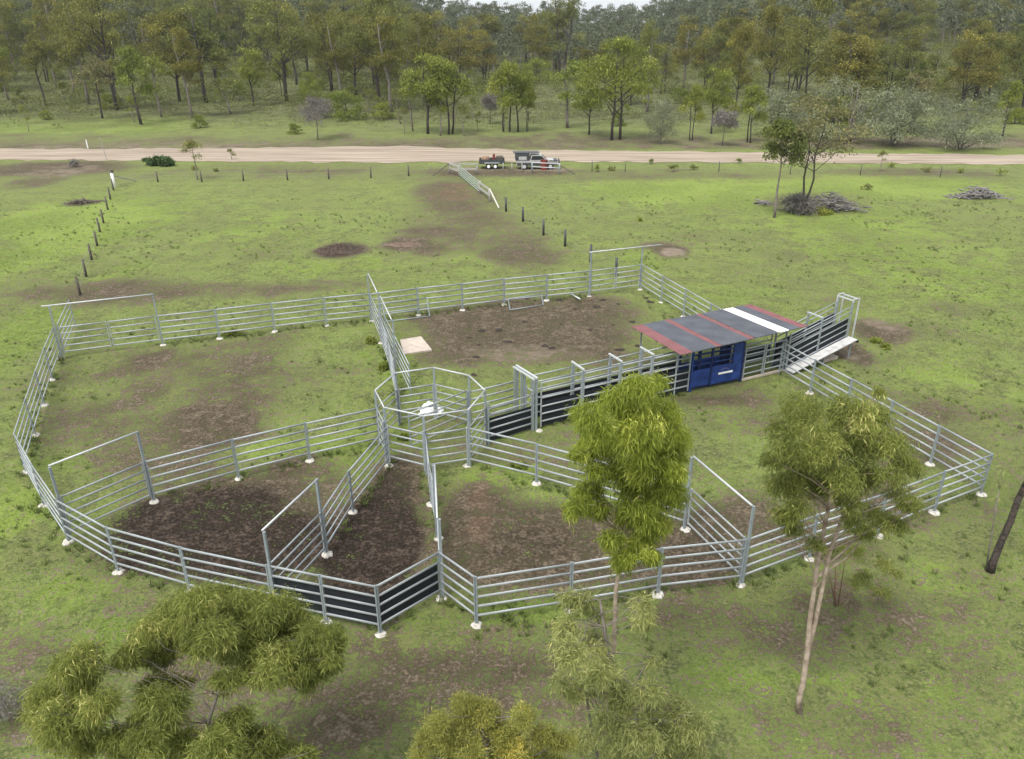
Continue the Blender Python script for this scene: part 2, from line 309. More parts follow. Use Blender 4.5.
# road
def road():
    N=[(-400,148),(0,149),(130,149),(256,148),(330,147),(400,146.5),(460,148),(512,150),(768,152.5),(1024,155),(1500,160)]
    S=[(-400,158),(0,160),(130,161),(256,162),(330,162.3),(400,162.8),(460,162),(512,161.5),(768,163),(1024,164.5),(1500,168)]
    nn=[];ss=[]
    PX=np.linspace(-400,1500,160)
    for p in PX:
        nn.append(un(p,np.interp(p,*zip(*N)))); ss.append(un(p,np.interp(p,*zip(*S))))
    V=[];F=[];K=7
    for i,(a,b) in enumerate(zip(nn,ss)):
        for k in range(K):
            t=k/(K-1); q=a.lerp(b,t); q=q+Vector((0,(.5 if k in(0,K-1) else 0)*(math.sin(i*1.7)*math.sin(i*.6+k)*1.3+random.uniform(-.9,.9)),0)); z=float(terrain(q.x,q.y))
            V.append((q.x,q.y,max(z,0)+.03+.10*math.sin(math.pi*t)))
    for i in range(len(PX)-1):
        for k in range(K-1): F.append((i*K+k,(i+1)*K+k,(i+1)*K+k+1,i*K+k+1))
    me=bpy.data.meshes.new('road'); me.from_pydata(V,[],F)
    m=bpy.data.materials.new('gravel_road'); m.use_nodes=True; nt=m.node_tree; b=nt.nodes['Principled BSDF']; b.inputs['Roughness'].default_value=.95; b.inputs['Specular IOR Level'].default_value=.1
    g=nt.nodes.new('ShaderNodeNewGeometry'); mp=nt.nodes.new('ShaderNodeMapping'); mp.inputs['Scale'].default_value=(.05,.9,1); n=nt.nodes.new('ShaderNodeTexNoise'); n.inputs['Scale'].default_value=1.4; n.inputs['Detail'].default_value=8; n.inputs['Roughness'].default_value=.65
    nt.links.new(g.outputs['Position'],mp.inputs['Vector']); nt.links.new(mp.outputs[0],n.inputs['Vector'])
    r=nt.nodes.new('ShaderNodeValToRGB'); e=r.color_ramp.elements; e[0].position=.38; e[0].color=(.20,.160,.120,1); e[1].position=.62; e[1].color=(.345,.292,.228,1)
    nt.links.new(n.outputs['Fac'],r.inputs['Fac']); nt.links.new(r.outputs['Color'],b.inputs['Base Color'])
    me.materials.append(m); o=link('road',me); tag(o,'pale unsealed gravel road crossing behind the paddock','road',kind='structure')
road()
# ------------------------------------------------------------------ steel yards
def W(t):
    if t[0]=='T': return un(t[1],t[2],1.72).xy
    if t[0]=='B': return un(t[1],t[2],0).xy
    return Vector(t[1:3])
RZ=(.36,.70,1.04,1.38,1.72)
def panel(a,b,label,group='steel yard panels',sheet=None,rz=RZ,name='yard_panel',cat='yard panel',m=STEEL,inset=.03,pm=STEELD):
    a=Vector(a[:2]);b=Vector(b[:2]); d=b-a; L=d.length; root=empty(name,((a.x+b.x)/2,(a.y+b.y)/2,0),math.atan2(d.y,d.x),label=label,cat=cat,group=group)
    h=L/2-inset
    j=random.uniform(-.012,.012)
    for z in rz: part('rail',MB().bar((-h,0,z+j+random.uniform(-.01,.01)),(h,0,z+j+random.uniform(-.01,.01)),.048,.088,8),m,root,True)
    for s in (-1,1): part('upright',MB().bar((s*h,0,.02),(s*h,0,rz[-1]+.05),.045,.045,4),pm,root)
    if 0 : part('middle_strap',MB().bar((0,.034,rz[0]-.02),(0,.034,rz[-1]+.02),.045,.012,4),pm,root)
    if sheet: part('rubber_sheet',MB().box((-h+.03,-.046,sheet[0]),(h-.03,-.034,sheet[1])) if sheet[1]>1.2 else MB().box((-h+.03,.034,sheet[0]),(h-.03,.046,sheet[1])),RUBBER,root)
    return root
foots=[]
def footing(p,desc,sc_=1.):
    n=14; V=[];F=[]; r0=.17*sc_*random.uniform(.95,1.2)
    rr=[r0*random.uniform(.86,1.12) for _ in range(n)]
    for k,(f,z) in enumerate(((1,-.03),(1,.035),(.8,.075),(.35,.09))):
        for i in range(n):
            t=2*math.pi*i/n; V.append((rr[i]*f*math.cos(t),rr[i]*f*math.sin(t),z+random.uniform(-.008,.008)))
    for k in range(3):
        for i in range(n): F.append((k*n+i,k*n+(i+1)%n,(k+1)*n+(i+1)%n,(k+1)*n+i))
    F.append(tuple(range(3*n,4*n)))
    me=bpy.data.meshes.new('footing'); me.from_pydata(V,[],F); me.materials.append(CONC); o=link('concrete_footing',me); o.location=(p[0],p[1],random.uniform(-.035,.0)); o.rotation_euler=(0,0,random.uniform(0,6))
    tag(o,desc,'footing','concrete footings under the yard posts'); foots.append(o)
def run(J,desc,foot=True,sheets=(),fd=None,skipfoot=(),fside=0):
    P=[W(t) for t in J]
    for i in range(len(P)-1):
        sh=(.36,1.38) if i in sheets else None
        panel(P[i],P[i+1],('galvanised five-rail panel, '+ORD[i]+' '+desc) if len(P)>2 else 'galvanised five-rail panel '+desc,sheet=sh)
    if foot:
        for i in range(len(P)):
            if i in skipfoot: continue
            footing(P[i],'white concrete footing under post joint, '+ORD[i]+' '+(fd or desc))
    return P
def gate(a,b,label,leaves=1,ext=(0,0),oh=2.93,leaf=True,foot=None,swing=0):
    a=Vector(a[:2]);b=Vector(b[:2]); d=b-a; L=d.length; root=empty('overhead_gate',((a.x+b.x)/2,(a.y+b.y)/2,0),math.atan2(d.y,d.x),label=label,cat='gate',group='overhead-bar gates in the yards')
    h=L/2-.0
    for s in (-1,1): part('post',MB().bar((s*h,0.06*s,0),(s*h,0.06*s,oh),.075,.075,4),STEELD,root)
    part('crossbar',MB().bar((-h-ext[0],0,oh+.03),(h+ext[1],0,oh+.03),.06,.075,8),WSTEEL,root,True)
    if leaf:
        n=leaves; 
        for k in range(n):
            x0=-h+.1+k*(2*h-.1)/n; x1=-h+(k+1)*(2*h-.1)/n-.02
            lf=part('gate_leaf',MB().bar((x0,0,.3),(x0,0,1.76),.045,.045,4).bar((x1,0,.3),(x1,0,1.76),.045,.045,4).bar((x0+.02,0,RZ[0]),(x1-.02,0,RZ[0]),.042,.075,8),STEEL,root)
            for z in RZ[1:]: part('rail',MB().bar((x0+.02,0,z),(x1-.02,0,z),.042,.075,8),STEEL,lf,True)
    return root
P0=W(('T',439,553))
# outer line round the front and the curved end
o1=run([('T',439,553),('T',376,587),('T',320,576),('T',267,566),('T',180,548),('T',106.4,528),('T',55.7,500),('T',31.5,465),('T',13.8,434),('T',25,400),('T',35,372),('T',44,348),('T',53,328)],
  'along the outer curved line counted from the inward notch',sheets=(0,1,2),fd='round the curved outer line from the notch')
gate(W(('T',55,328)),W(('T',157,316)),'wide overhead-bar double gate at the road-side corner by the wooden fence posts',2,(.35,0))
panel(W(('T',57,325)),W(('T',69,300)),'swung-out rail panel poking past the corner gate toward the wooden posts')
bk=run([('T',157,316),('T',215,310),('T',271,303.7),('T',323.6,298),('T',370,294),('T',417,288.5),('T',461.7,283.8),('T',504,279),('T',547,275),('T',590,271)],
  'along the road-side line counted from the wide double gate',fd='on the road-side line from the double gate')
gate(W(('T',590,271)),W(('T',642,265)),'overhead-bar gate at the road-side corner beyond the roofed crush, bar overhanging',2,(0.1,1.4))
footing(W(('T',642,265)),'white concrete footing at the far corner gate past the bare pen')
c1=W(('T',642,265)); c2=W(('T',993,455)); 
race_a=un(689,392,0).xy; race_e=un(783,371,0).xy
q0=W(('T',740,320)); q1=W(('T',783,343))
def seg(a,b,n): return [('P',*(a.lerp(b,i/n))) for i in range(n+1)]
run(seg(c1,q0,4),'from the far corner gate down toward the striped roof',fd='between the far corner gate and the roof',skipfoot=(0,4))
run(seg(q1,c2,5),'from the loading ramp out to the pointed end corner',fd='between the ramp and the pointed end corner',skipfoot=(0,))
fr=run([('T',993,455),('T',945,472),('B',877,536),('B',809,559),('T',747,540),('T',662,549),('T',572,563.6),('T',475,578),('T',439,553)],
  'along the front line counted from the pointed end corner',fd='on the front line from the pointed end corner',skipfoot=(0,8))
# inner lines
ia=run([('T',145,462),('T',232,440),('T',305,423.5),('T',377,408.5)],'between the curved-end gate and the octagon pen',fd='between the curved-end gate and the octagon',skipfoot=(3,))
gate(W(('T',58,498)),W(('T',145,462)),'overhead-bar gate joining the curved outer line to the long inner fence')
ib=run([('T',322,511.6),('T',348.7,471.5),('T',386,428)],'from the octagon pen to the gate above the black sheeting',fd='beside the dark wedge pen')
gate(W(('T',268,566)),W(('T',322,511.6)),'overhead-bar gate meeting the outer rails at the black rubber sheeting')
ic=run([('T',425.5,434),('B',431,505),('B',438.5,539)],'down the edge-on dividing fence from octagon pen to notch',fd='along the edge-on dividing fence',skipfoot=(0,))
gate(W(('B',438.5,539)),P0,'edge-on overhead-bar gate closing the wedge pen at the notch')
idd=run([('T',466,428),('T',537,444.5),('T',588,458),('T',640,473),('T',690,488)],'from the octagon pen toward the gate behind the bright gum',fd='below the race beside the bright gum')
gate(W(('T',690,488)),W(('T',747,540)),'overhead-bar gate between the two slender gum trees')
gate(bk[4],W(('B',381,343)),'edge-on overhead-bar gate joining the road-side line near the slab')
footing(W(('B',381,343)),'white concrete footing beside the grass clump at the edge-on gate')
ie=run([('B',381,343),('T',387,338),('T',393,362),('T',397,390)],'from the edge-on gate near the slab to the octagon',foot=False)
g2a,g2b=un(380.5,297,2.93).xy,un(391.4,320,2.93).xy
gate(g2a,g2b,'second edge-on overhead-bar frame standing beside the pale slab')
panel(W(('T',384.5,316)),W(('T',409,364.6)),'swung-back rail panel standing parallel to the fence beside the pale slab')
def leaning(a,b,label,h=.95,tilt=.5,nr=3,WSTEEL=STEELD):
    a=Vector(a);b=Vector(b);d=b-a;L=d.length; r=empty('loose_gate',((a.x+b.x)/2,(a.y+b.y)/2,0),math.atan2(d.y,d.x),label=label,cat='gate')
    for i in range(nr):
        z=.06+h*i/(nr-1); part('rail',MB().bar((-L/2,tilt*z-.5,z),(L/2,tilt*z-.5,z),.05,.07,8),WSTEEL,r,True)
    for s in (-1,1): part('upright',MB().bar((s*L/2,-.5+tilt*.06,.06),(s*L/2,tilt*(h+.06)-.5,h+.06),.05,.05,4),WSTEEL,r)
leaning(un(384,319,0).xy+Vector((0,-.2)),un(428,313.5,0).xy+Vector((0,-.2)),'loose three-rail gate leaning on the road-side fence near the slab',1.0)
leaning(un(507,308.5,0).xy,un(540,303.5,0).xy,'short pale frame propped against the road-side rails above bare earth',.62,.5,2)
o=link('steel_pipe',MB().tube([un(571,294,.1),un(580,299,.35)],[.05,.05],8).mesh('pipe',WSTEEL,True)); tag(o,'short pale steel pipe lying by the road-side rails','pipe')
# slab
a,b,c,d=[un(*p,.06) for p in ((400,340),(421,336.5),(432,350),(404,354))]
def prism(P,z0,z1):
    n=len(P); return MB().add([(p[0],p[1],z0) for p in P]+[(p[0],p[1],z1) for p in P],[tuple(range(n))[::-1],tuple(range(n,2*n))]+[(i,(i+1)%n,n+(i+1)%n,n+i) for i in range(n)])
o=link('concrete_slab',prism([d,c,b,a],-.05,.08).mesh('slab',SLAB)); tag(o,'pale square concrete slab lying in the bare back pen','slab')
# ------------------------------------------------------------------ octagon pen
RH=2.53
ov=[(395.6,373),(433.7,367.6),(468.8,375.4),(485,390.3),(468,410),(423.4,416),(384,407.4),(375,390.3)]
OV=[un(*p,RH).xy for p in ov]; OC=sum(OV,Vector((0,0)))/8
pen=empty('octagonal_pen',(OC.x,OC.y,0),label='eight-sided steel forcing pen ringed by an overhead rail',cat='cattle pen')
loc=[v-OC for v in OV]
for i in range(8):
    a,b=loc[i],loc[(i+1)%8]; d=(b-a).normalized()
    part('ring_rail',MB().bar((a.x,a.y,RH),(b.x,b.y,RH),.055,.07,8),WSTEEL,pen,True)
    part('post',MB().bar((a.x,a.y,0),(a.x,a.y,RH-.02),.085,.085,4),STEELD,pen)
    if i in (1,3,5,6): # doubled posts where fences pin on
        part('post',MB().bar((a.x*1.05,a.y*1.05,0),(a.x*1.05,a.y*1.05,1.95),.075,.075,4),STEELD,pen)
    if i==2: continue
    sp=part('side_frame',MB().bar(((a+d*.08).x,(a+d*.08).y,.1),((a+d*.08).x,(a+d*.08).y,1.77),.05,.05,4).bar(((b-d*.08).x,(b-d*.08).y,.1),((b-d*.08).x,(b-d*.08).y,1.77),.05,.05,4).bar(((a+d*.1).x,(a+d*.1).y,RZ[0]),((b-d*.1).x,(b-d*.1).y,RZ[0]),.042,.08,8),STEEL,pen)
    for z in RZ[1:]:
        A=a+d*.05;B=b-d*.05; part('rail',MB().bar((A.x,A.y,z),(B.x,B.y,z),.042,.08,8),STEEL,sp,True)
# forcing gate swung inside the pen from the race mouth
a=loc[2]; b=loc[2]*-.15+loc[6]*.35
fg=part('forcing_gate',MB().bar((a.x*.93,a.y*.93,.25),(a.x*.93,a.y*.93,1.9),.05,.05,4).bar((b.x,b.y,.25),(b.x,b.y,1.9),.05,.05,4),STEELD,pen)
for z in (.4,.78,1.15,1.5,1.85): part('rail',MB().bar((a.x*.93,a.y*.93,z),(b.x,b.y,z),.042,.07,8),STEEL,fg,True)
# crumpled white sheeting beside the pen
def crumple(c,rx,ry,h,m,name,n=26,seed=3):
    r=np.random.default_rng(seed); V=[];F=[]
    for i in range(n):
        for j in range(n):
            u,v=i/(n-1)*2-1,j/(n-1)*2-1; rr=min(1,math.hypot(u,v)); th=math.atan2(v,u); k=max(abs(u),abs(v))
            x=u*rx*(1+.18*math.sin(3*th+1)); y=v*ry*(1+.15*math.sin(4*th)); z=max(0,(1-rr**1.5))*h*(.5+.9*r.random())+(.03 if k<1 else -.02)
            V.append((c[0]+x,c[1]+y,c[2]+z))
    for i in range(n-1):
        for j in range(n-1): F.append((i*n+j,(i+1)*n+j,(i+1)*n+j+1,i*n+j+1))
    me=bpy.data.meshes.new(name); me.from_pydata(V,[],F); me.materials.append(m); return link(name,me)
c=un(430,411,0); tag(crumple(c,.55,.38,.38,FABW,'plastic_sheet',24),'crumpled white plastic sheeting heaped behind the octagon pen','plastic sheet')
# ------------------------------------------------------------------ race
RH2=2.2
F1=un(539.5,429,0).xy; FE=race_a; dirr=(FE-F1).normalized(); nr=Vector((-dirr.y,dirr.x))
if nr.y<0: nr=-nr
RZ2=(.36,.72,1.08,1.49,1.85,2.2)
race=empty('cattle_race',(F1.x,F1.y,0),math.atan2(dirr.y,dirr.x),label='narrow steel cattle race with black rubber sheeting leading to the blue crush',cat='cattle race')
LR=(FE-F1).length-.05
px_posts=[0]+[ (un(p[0],p[1],RH2+.03).xy-F1).dot(dirr) for p in ((582.7,373),(622,365.7),(656,360))]+[LR]
wid=.85
def side(root,x0,x1,y,rz,sheet,m=STEEL,nm='side_panel'):
    sp=part(nm,MB().bar((x0+.06,y,.1),(x0+.06,y,rz[-1]),.05,.05,4).bar((x1-.06,y,.1),(x1-.06,y,rz[-1]),.05,.05,4).bar((x0+.08,y,rz[0]),(x1-.08,y,rz[0]),.042,.08,8),m,root)
    for z in rz[1:]: part('rail',MB().bar((x0+.05,y,z),(x1-.05,y,z),.042,.08,8),m,sp,True)
    if sheet: part('rubber_sheet',MB().box((x0+.06,y+.03,sheet[0]),(x1-.06,y+.042,sheet[1])),RUBBER,sp)
for i in range(4):
    side(race,px_posts[i],px_posts[i+1],0,RZ2,(.10,1.28)); side(race,px_posts[i],px_posts[i+1],wid,RZ2,(.10,1.28))
for i,x in enumerate(px_posts[1:4]):
    for y in (0,wid): part('post',MB().bar((x,y+.001*i,0),(x,y+.001*i,RH2+.2),.07,.07,4),STEELD,race)
    part('crossbar',MB().bar((x,-.08,RH2+.22),(x,wid+.12,RH2+.22),.07,.07,4),WSTEEL,race)
# sliding gate frame at the race mouth
bt=un(521,366.6,RH2+.25).xy
y1=(bt-F1).dot(nr); x1=(bt-F1).dot(dirr)
sg=empty('sliding_gate_frame',(F1.x,F1.y,0),math.atan2(dirr.y,dirr.x),label='tall double-post sliding gate frame standing at the mouth of the race',cat='gate frame')
sgd=(-.12,.0)
for yy in (0,wid+.05,y1): 
    xx=-.12+ (x1)*yy/y1
    part('post',MB().bar((xx-.06,yy,0),(xx-.06,yy,RH2+.25),.09,.09,4),STEELD,sg)
    part('post',MB().bar((xx-.2,yy,0),(xx-.2,yy,RH2+.25),.06,.06,4),STEELD,sg)
part('track_bar',MB().bar((-.18,-.1,RH2+.3),(-.18+x1,y1+.1,RH2+.3),.08,.08,4),WSTEEL,sg)
part('track_bar',MB().bar((-.33,-.1,RH2+.27),(-.33+x1,y1+.1,RH2+.27),.06,.06,4),WSTEEL,sg)
gl=part('gate_leaf',MB().bar((-.26,.1,.25),(-.26,.1,1.9),.05,.05,4).bar((-.26+x1*.4,y1*.45,.25),(-.26+x1*.4,y1*.45,1.9),.05,.05,4),STEELD,sg)
for z in RZ: part('rail',MB().bar((-.26,.1,z+.1),(-.26+x1*.4,y1*.45,z+.1),.042,.07,8),STEEL,gl,True)
footing(F1+nr*-.15+dirr*-.1,'white concrete footing at the foot of the sliding gate frame',.8)
# pieces linking octagon to the race mouth
panel(OV[3]+Vector((.05,0)),F1-dirr*.35,'rail panel lined with black rubber between octagon pen and sliding gate',sheet=(.10,1.19))
panel(OV[2],bt+Vector((-.25,0)),'bare rail panel behind the black-sheeted one at the octagon pen')
# ------------------------------------------------------------------ crush
c0=un(689,392,0).xy; c1_=un(740,381.5,0).xy; dc=(c1_-c0); LC=dc.length; ang=math.atan2(dc.y,dc.x)
cr=empty('cattle_crush',(c0.x,c0.y,0),ang,label='blue steel cattle crush under the striped iron roof',cat='cattle crush')
CH=2.12; CW=1.0
for x in (0.03,LC-.03):
    for y in (0,CW): part('corner_post',MB().bar((x,y,0),(x,y,CH),.09,.09,4),BLUED if x>1 else BLUE,cr)
for y,sgn in ((0,-1),(CW,1)):
    part('lower_side_panel',MB().box((.09,y-.02,.22),(LC*.36,y+.02,1.08)),BLUE,cr)
    dr=part('side_door',MB().box((LC*.40,y-.03,.2),(LC-.35,y+.03,1.12)),BLUE,cr)
    for z in (.24,.66,1.09): dr2=part('stiffener',MB().box((LC*.40,y+sgn*.032 if sgn>0 else y-.06,z-.03),(LC-.35,y+.06 if sgn>0 else y-.032,z+.03)),BLUE,dr)
    part('head_panel',MB().box((LC-.62,y-.045,.2),(LC-.1,y+.045,CH-.03)) if sgn<0 else MB().box((LC-.62,y-.045,.2),(LC-.1,y+.045,CH-.03)),BLUED if sgn>0 else BLUE,cr)
    for z in (1.35,1.62,1.9): part('side_bar',MB().bar((.08,y,z),(LC-.62,y,z),.045,.07,8),BLUE,cr,True)
    part('divider_post',MB().bar((LC*.38,y,.1),(LC*.38,y,CH-.05),.09,.09,4),BLUED,cr)
    part('top_rail',MB().bar((.05,y,CH),(LC-.05,y,CH),.08,.08,4),BLUED,cr)
part('rear_post',MB().bar((LC*.15,.02,1.1),(LC*.15,.02,CH),.12,.08,4),BLUED,cr)
part('crossbar',MB().bar((LC*.38,0,CH+.05),(LC*.38,CW,CH+.05),.1,.08,4),BLUED,cr)
part('floor_plate',MB().box((.1,.05,.03),(LC-.1,CW-.05,.09)),DGREY,cr)
part('nameplate',MB().box((LC*.52,-.072,.66),(LC*.80,-.062,.76)),WHITE,cr)
hb=part('head_bail',MB().bar((LC-.2,.12,.15),(LC-.2,.12,2.0),.08,.08,8).bar((LC-.2,CW-.12,.15),(LC-.2,CW-.12,2.0),.08,.08,8),BLUED,cr)
arc=MB(); pts=[(LC*.56+LC*.16*i/8,-.066,.86+.09*math.sin(math.pi*i/8)) for i in range(9)]
for a,b in zip(pts,pts[1:]): arc.bar(a,b,.006,.02,4)
part('emblem_arc',arc,mat('faded_emblem',(.25,.20,.28),.6),cr)
# yards past the crush
xe=(race_e-c1_).length
ex=empty('exit_race',(c1_.x,c1_.y,0),math.atan2((race_e-c1_).y,(race_e-c1_).x),label='short exit race of bare rails between blue crush and loading ramp',cat='cattle race')
side(ex,.08,xe*.5,0,RZ,None); side(ex,xe*.5,xe,0,RZ,None); side(ex,.08,xe,1.0,RZ,(.4,1.1))
part('sill_rail',MB().box((.1,-.05,.02),(xe,.05,.12)),SLAB,ex)
# ------------------------------------------------------------------ roof
ZF,ZB=2.52,2.42
fl,frr,bl,br=un(681,354.8,ZF),un(809,325.8,ZF),un(631,326.3,ZB),un(751,304,ZB)
print('ROOF',fl,frr,bl,br)
roof=empty('shelter_roof',((fl.x+frr.x)/2,(fl.y+frr.y)/2,0),0,label='low flat shelter roof of charcoal, red and white striped iron over the crush',cat='roof')
ro=Vector(roof.location)
cuts=[0,.086,.262,.305,.512,.562,.748,.835,.925,1.0]; mats=[ROOFR,ROOFD,ROOFR,ROOFD,ROOFR,ROOFD,ROOFW,ROOFD,ROOFR]
def P2(u,v): 
    f=fl.lerp(frr,u); b=bl.lerp(br,u); return f.lerp(b,v)
for i,m in enumerate(mats):
    u0,u1=cuts[i],cuts[i+1]; V=[];F=[]
    n=max(8,int((u1-u0)*(frr-fl).length/.04)); 
    for k in range(n+1):
        u=u0+(u1-u0)*k/n; z=.024*math.sin(2*math.pi*k/5)
        for v in (0,.33,.66,1): 
            p=P2(u,v)-ro; V.append((p.x,p.y,p.z+z))
    for k in range(n):
        for q in range(3): F.append((k*4+q,(k+1)*4+q,(k+1)*4+q+1,k*4+q+1))
    nv=len(V); V+= [(x,y,z-.012) for x,y,z in V]; F+=[tuple(j+nv for j in f[::-1]) for f in F]
    me=bpy.data.meshes.new('roofing_sheet'); me.from_pydata(V,[],F); me.materials.append(m); me.polygons.foreach_set('use_smooth',[True]*len(me.polygons)); 
    s_=link('roofing_sheet',me,roof); s_['label']={'charcoal_roof_paint':'dark charcoal sheet','faded_red_roof_paint':'faded red sheet','white_roof_sheet':'bright white sheet'}[m.name]
for v in (.05,.5,.95):
    a=P2(.01,v)-ro;b=P2(.99,v)-ro; part('purlin',MB().bar((a.x,a.y,a.z-.08),(b.x,b.y,b.z-.08),.05,.09,4),STEELD,roof)
for u in (.06,.45,.93):
    for v in (.2,.93):
        if u==.45 and v<.5: continue
        p=P2(u,v)-ro; part('post',MB().bar((p.x,p.y,0),(p.x,p.y,p.z-.13),.07,.07,4),STEELD,roof)
# ------------------------------------------------------------------ loading ramp
rs=un(784,371,0).xy; re_=un(842,354.5,0).xy; dr_=re_-rs; LRp=dr_.length; ra=math.atan2(dr_.y,dr_.x)
rp=empty('loading_ramp',(rs.x,rs.y,0),ra,label='sloping livestock loading ramp with black sheeted sides and a pale side walkway',cat='loading ramp')
ze=1.0; RW=.9
def fz(x): return .08+(ze-.08)*min(1,max(0,x/LRp))
part('ramp_floor',MB().add([(0,0.02,.0),(LRp,0.02,ze-.1),(LRp,RW,ze-.1),(0,RW,.0),(0,0.02,.08),(LRp,0.02,ze),(LRp,RW,ze),(0,RW,.08)],[(0,3,2,1),(4,5,6,7),(0,1,5,4),(1,2,6,5),(2,3,7,6),(3,0,4,7)]),DGREY,rp)
part('side_walkway',MB().add([(-.05,-.62,fz(0)+.02),(LRp+.15,-.62,ze+.0),(LRp+.15,-.06,ze),(-.05,-.06,fz(0)+.02),(-.05,-.62,fz(0)+.07),(LRp+.15,-.62,ze+.05),(LRp+.15,-.06,ze+.05),(-.05,-.06,fz(0)+.07)],[(0,3,2,1),(4,5,6,7),(0,1,5,4),(1,2,6,5),(2,3,7,6),(3,0,4,7)]),GALVF,rp)
for y in (0,RW):
    top=1.72 
    sh=part('side_sheet',MB().add([(.05,y-.012,fz(0)+.1),(LRp-.05,y-.012,ze+.1),(LRp-.05,y-.012,ze+1.15),(.05,y-.012,fz(0)+1.15),(.05,y+.012,fz(0)+.1),(LRp-.05,y+.012,ze+.1),(LRp-.05,y+.012,ze+1.15),(.05,y+.012,fz(0)+1.15)],[(0,1,2,3),(7,6,5,4),(0,4,5,1),(1,5,6,2),(2,6,7,3),(3,7,4,0)]),RUBBER,rp)
    for z in (.12,.46,.8,1.14,1.45,1.72): part('rail',MB().bar((0,y-.04,fz(0)+z),(LRp,y-.04,ze+z),.045,.07,8),STEEL,rp,True)
    for x in (0,LRp*.5,LRp): part('post',MB().bar((x,y-.07,fz(x)-.25 if x else 0),(x,y-.07,fz(x)+1.95),.07,.07,4),STEELD,rp)
for x in (LRp-.15,LRp*.52):
    for y in (-.5,RW*.9): part('leg',MB().bar((x,y,0),(x,y,fz(x)-.05),.06,.06,4),STEELD,rp)
part('crossbar',MB().bar((LRp*.5,-.1,fz(LRp*.5)+1.98),(LRp*.5,RW,fz(LRp*.5)+1.98),.06,.06,4),WSTEEL,rp)
for x in (LRp+.04,LRp+.5):
    part('end_hoop',MB().bar((x,-.05,ze*.6),(x,-.05,ze+2.0),.06,.06,4).bar((x,RW+.03,ze*.6),(x,RW+.03,ze+2.0),.06,.06,4).bar((x,-.08,ze+2.03),(x,RW+.06,ze+2.03),.06,.06,4),WSTEEL,rp)
for y in (-.05,RW+.03): part('end_hoop_rail',MB().bar((LRp+.04,y,ze+2.1),(LRp+.5,y,ze+2.1),.05,.05,4),WSTEEL,rp)
part('bumper',MB().bar((LRp+.2,-.65,ze-.08),(LRp+.2,-.3,ze-.08),.14,.14,8),TYRE,rp)
p=un(826,359,0); o=link('step_slab',MB().box((-.55,-.3,-.02),(.55,.3,.16)).mesh('step',SLAB)); o.location=(p.x,p.y,0); o.rotation_euler=(0,0,ra); tag(o,'small grey concrete step beneath the loading ramp walkway','concrete step')
# ------------------------------------------------------------------ wire and timber fences
def wpost(root,p,h,r=.06,m=WOOD,lean=0.,nm='post',lab=None):
    x,y,z=p; a=random.uniform(-.04,.04)
    return part(nm,MB().tube([(x,y,z-.1),(x+a*.5,y,z+h*.5),(x+a+lean,y,z+h)],[r*1.1,r,r*.9],7),m,root,True,lab)
def wire(root,P,zs):
    for z in zs:
        mb=MB()
        for a,b in zip(P,P[1:]): mb.bar((a[0],a[1],a[2]+z),(b[0],b[1],b[2]+z),.006,.006,4)
        part('wire',mb,STEELD,root)
def gp(x,y): p=un(x,y,0); return Vector((p.x,p.y,float(terrain(p.x,p.y))))
r1=empty('wire_fence',(0,0,0),label='old post-and-wire fence running from the road down to the curved yard end',cat='fence')
P=[gp(*q) for q in ((80.5,295),(86.4,276.5),(91.8,259.7),(97.3,245.8),(100.3,232),(103.8,223.5),(108,210),(110.5,199.4),(113.7,190.5))]
for q in P: wpost(r1,q,1.25,.085)
sp=gp(115,187.5); wpost(r1,sp,1.7,.17,WHITE,nm='strainer_post',lab='thick pale strainer post with a dark cap'); part('post_cap',MB().cyl((sp.x,sp.y,1.8),(0,0,1),.2,.3,10),WOOD,r1)
e=gp(136,181.6); part('stay',MB().bar((sp.x+.1,sp.y,1.3),(e.x,e.y,.1),.12,.12,8),WOODG,r1); wire(r1,P+[sp],(.4,.75,1.1))
r2=empty('wire_fence',(0,0,0),label='sparse post-and-wire fence along the road verge ending at the timber rail gate',cat='fence')
P=[sp]+[gp(*q) for q in ((158,182),(202,182),(243.6,181),(287.6,180),(329,179),(371,178),(408.8,176),(449.7,173.4))]
for q in P[1:-1]: wpost(r2,q,1.25,.09)
wire(r2,P,(.4,.75,1.1))
r3=empty('timber_fence',(0,0,0),label='weathered timber rail fence with a pale green panel near the trailer',cat='fence')
TP=[gp(449.7,173.4),gp(459.6,176.5),gp(479.6,194),gp(490,201.8)]
for q in TP: wpost(r3,q,1.35,.13,WOODG)
def rail2(a,b,z,w=.09,h=.2,m=WOODG,z2=None,root=r3,nm='rail'): part(nm,MB().bar((a.x,a.y-.12,z),(b.x,b.y-.12,z if z2 is None else z2),w,h,4),m,root)
rail2(TP[0],TP[1],1.15);rail2(TP[0],TP[1],.65);rail2(TP[2],TP[3],1.2);rail2(TP[2],TP[3],.65)
gpn=part('mesh_panel',MB(),GREENW,r3) if False else None
gm_=MB()
for z in (.25,.5,.75,1.0,1.25): gm_.bar((TP[1].x,TP[1].y,z),(TP[2].x,TP[2].y,z),.05,.1,4)
for k in range(9):
    t=k/8; a=TP[1].lerp(TP[2],t); gm_.bar((a.x,a.y+.03,.15),(a.x,a.y+.03,1.35),.07,.07,4)
part('green_rail_panel',gm_,GREENW,r3)
a=gp(433,176);part('stay',MB().bar((a.x,a.y,.05),(TP[0].x,TP[0].y,1.2),.13,.13,8),WOOD,r3)
b=un(499,209,0);part('stay',MB().bar((TP[3].x,TP[3].y,1.25),(b.x,b.y,.08),.14,.14,8),mat('pale_timber',(.45,.44,.38),.9),r3)
a1=gp(450,173.5);a2=gp(477,174)
wpost(r3,a2,1.35,.12,WOODG); rail2(a1,a2,1.2);rail2(a1,a2,.6)
r4=empty('wire_fence',(0,0,0),label='dark post line running from the timber fence down to the corner gate',cat='fence')
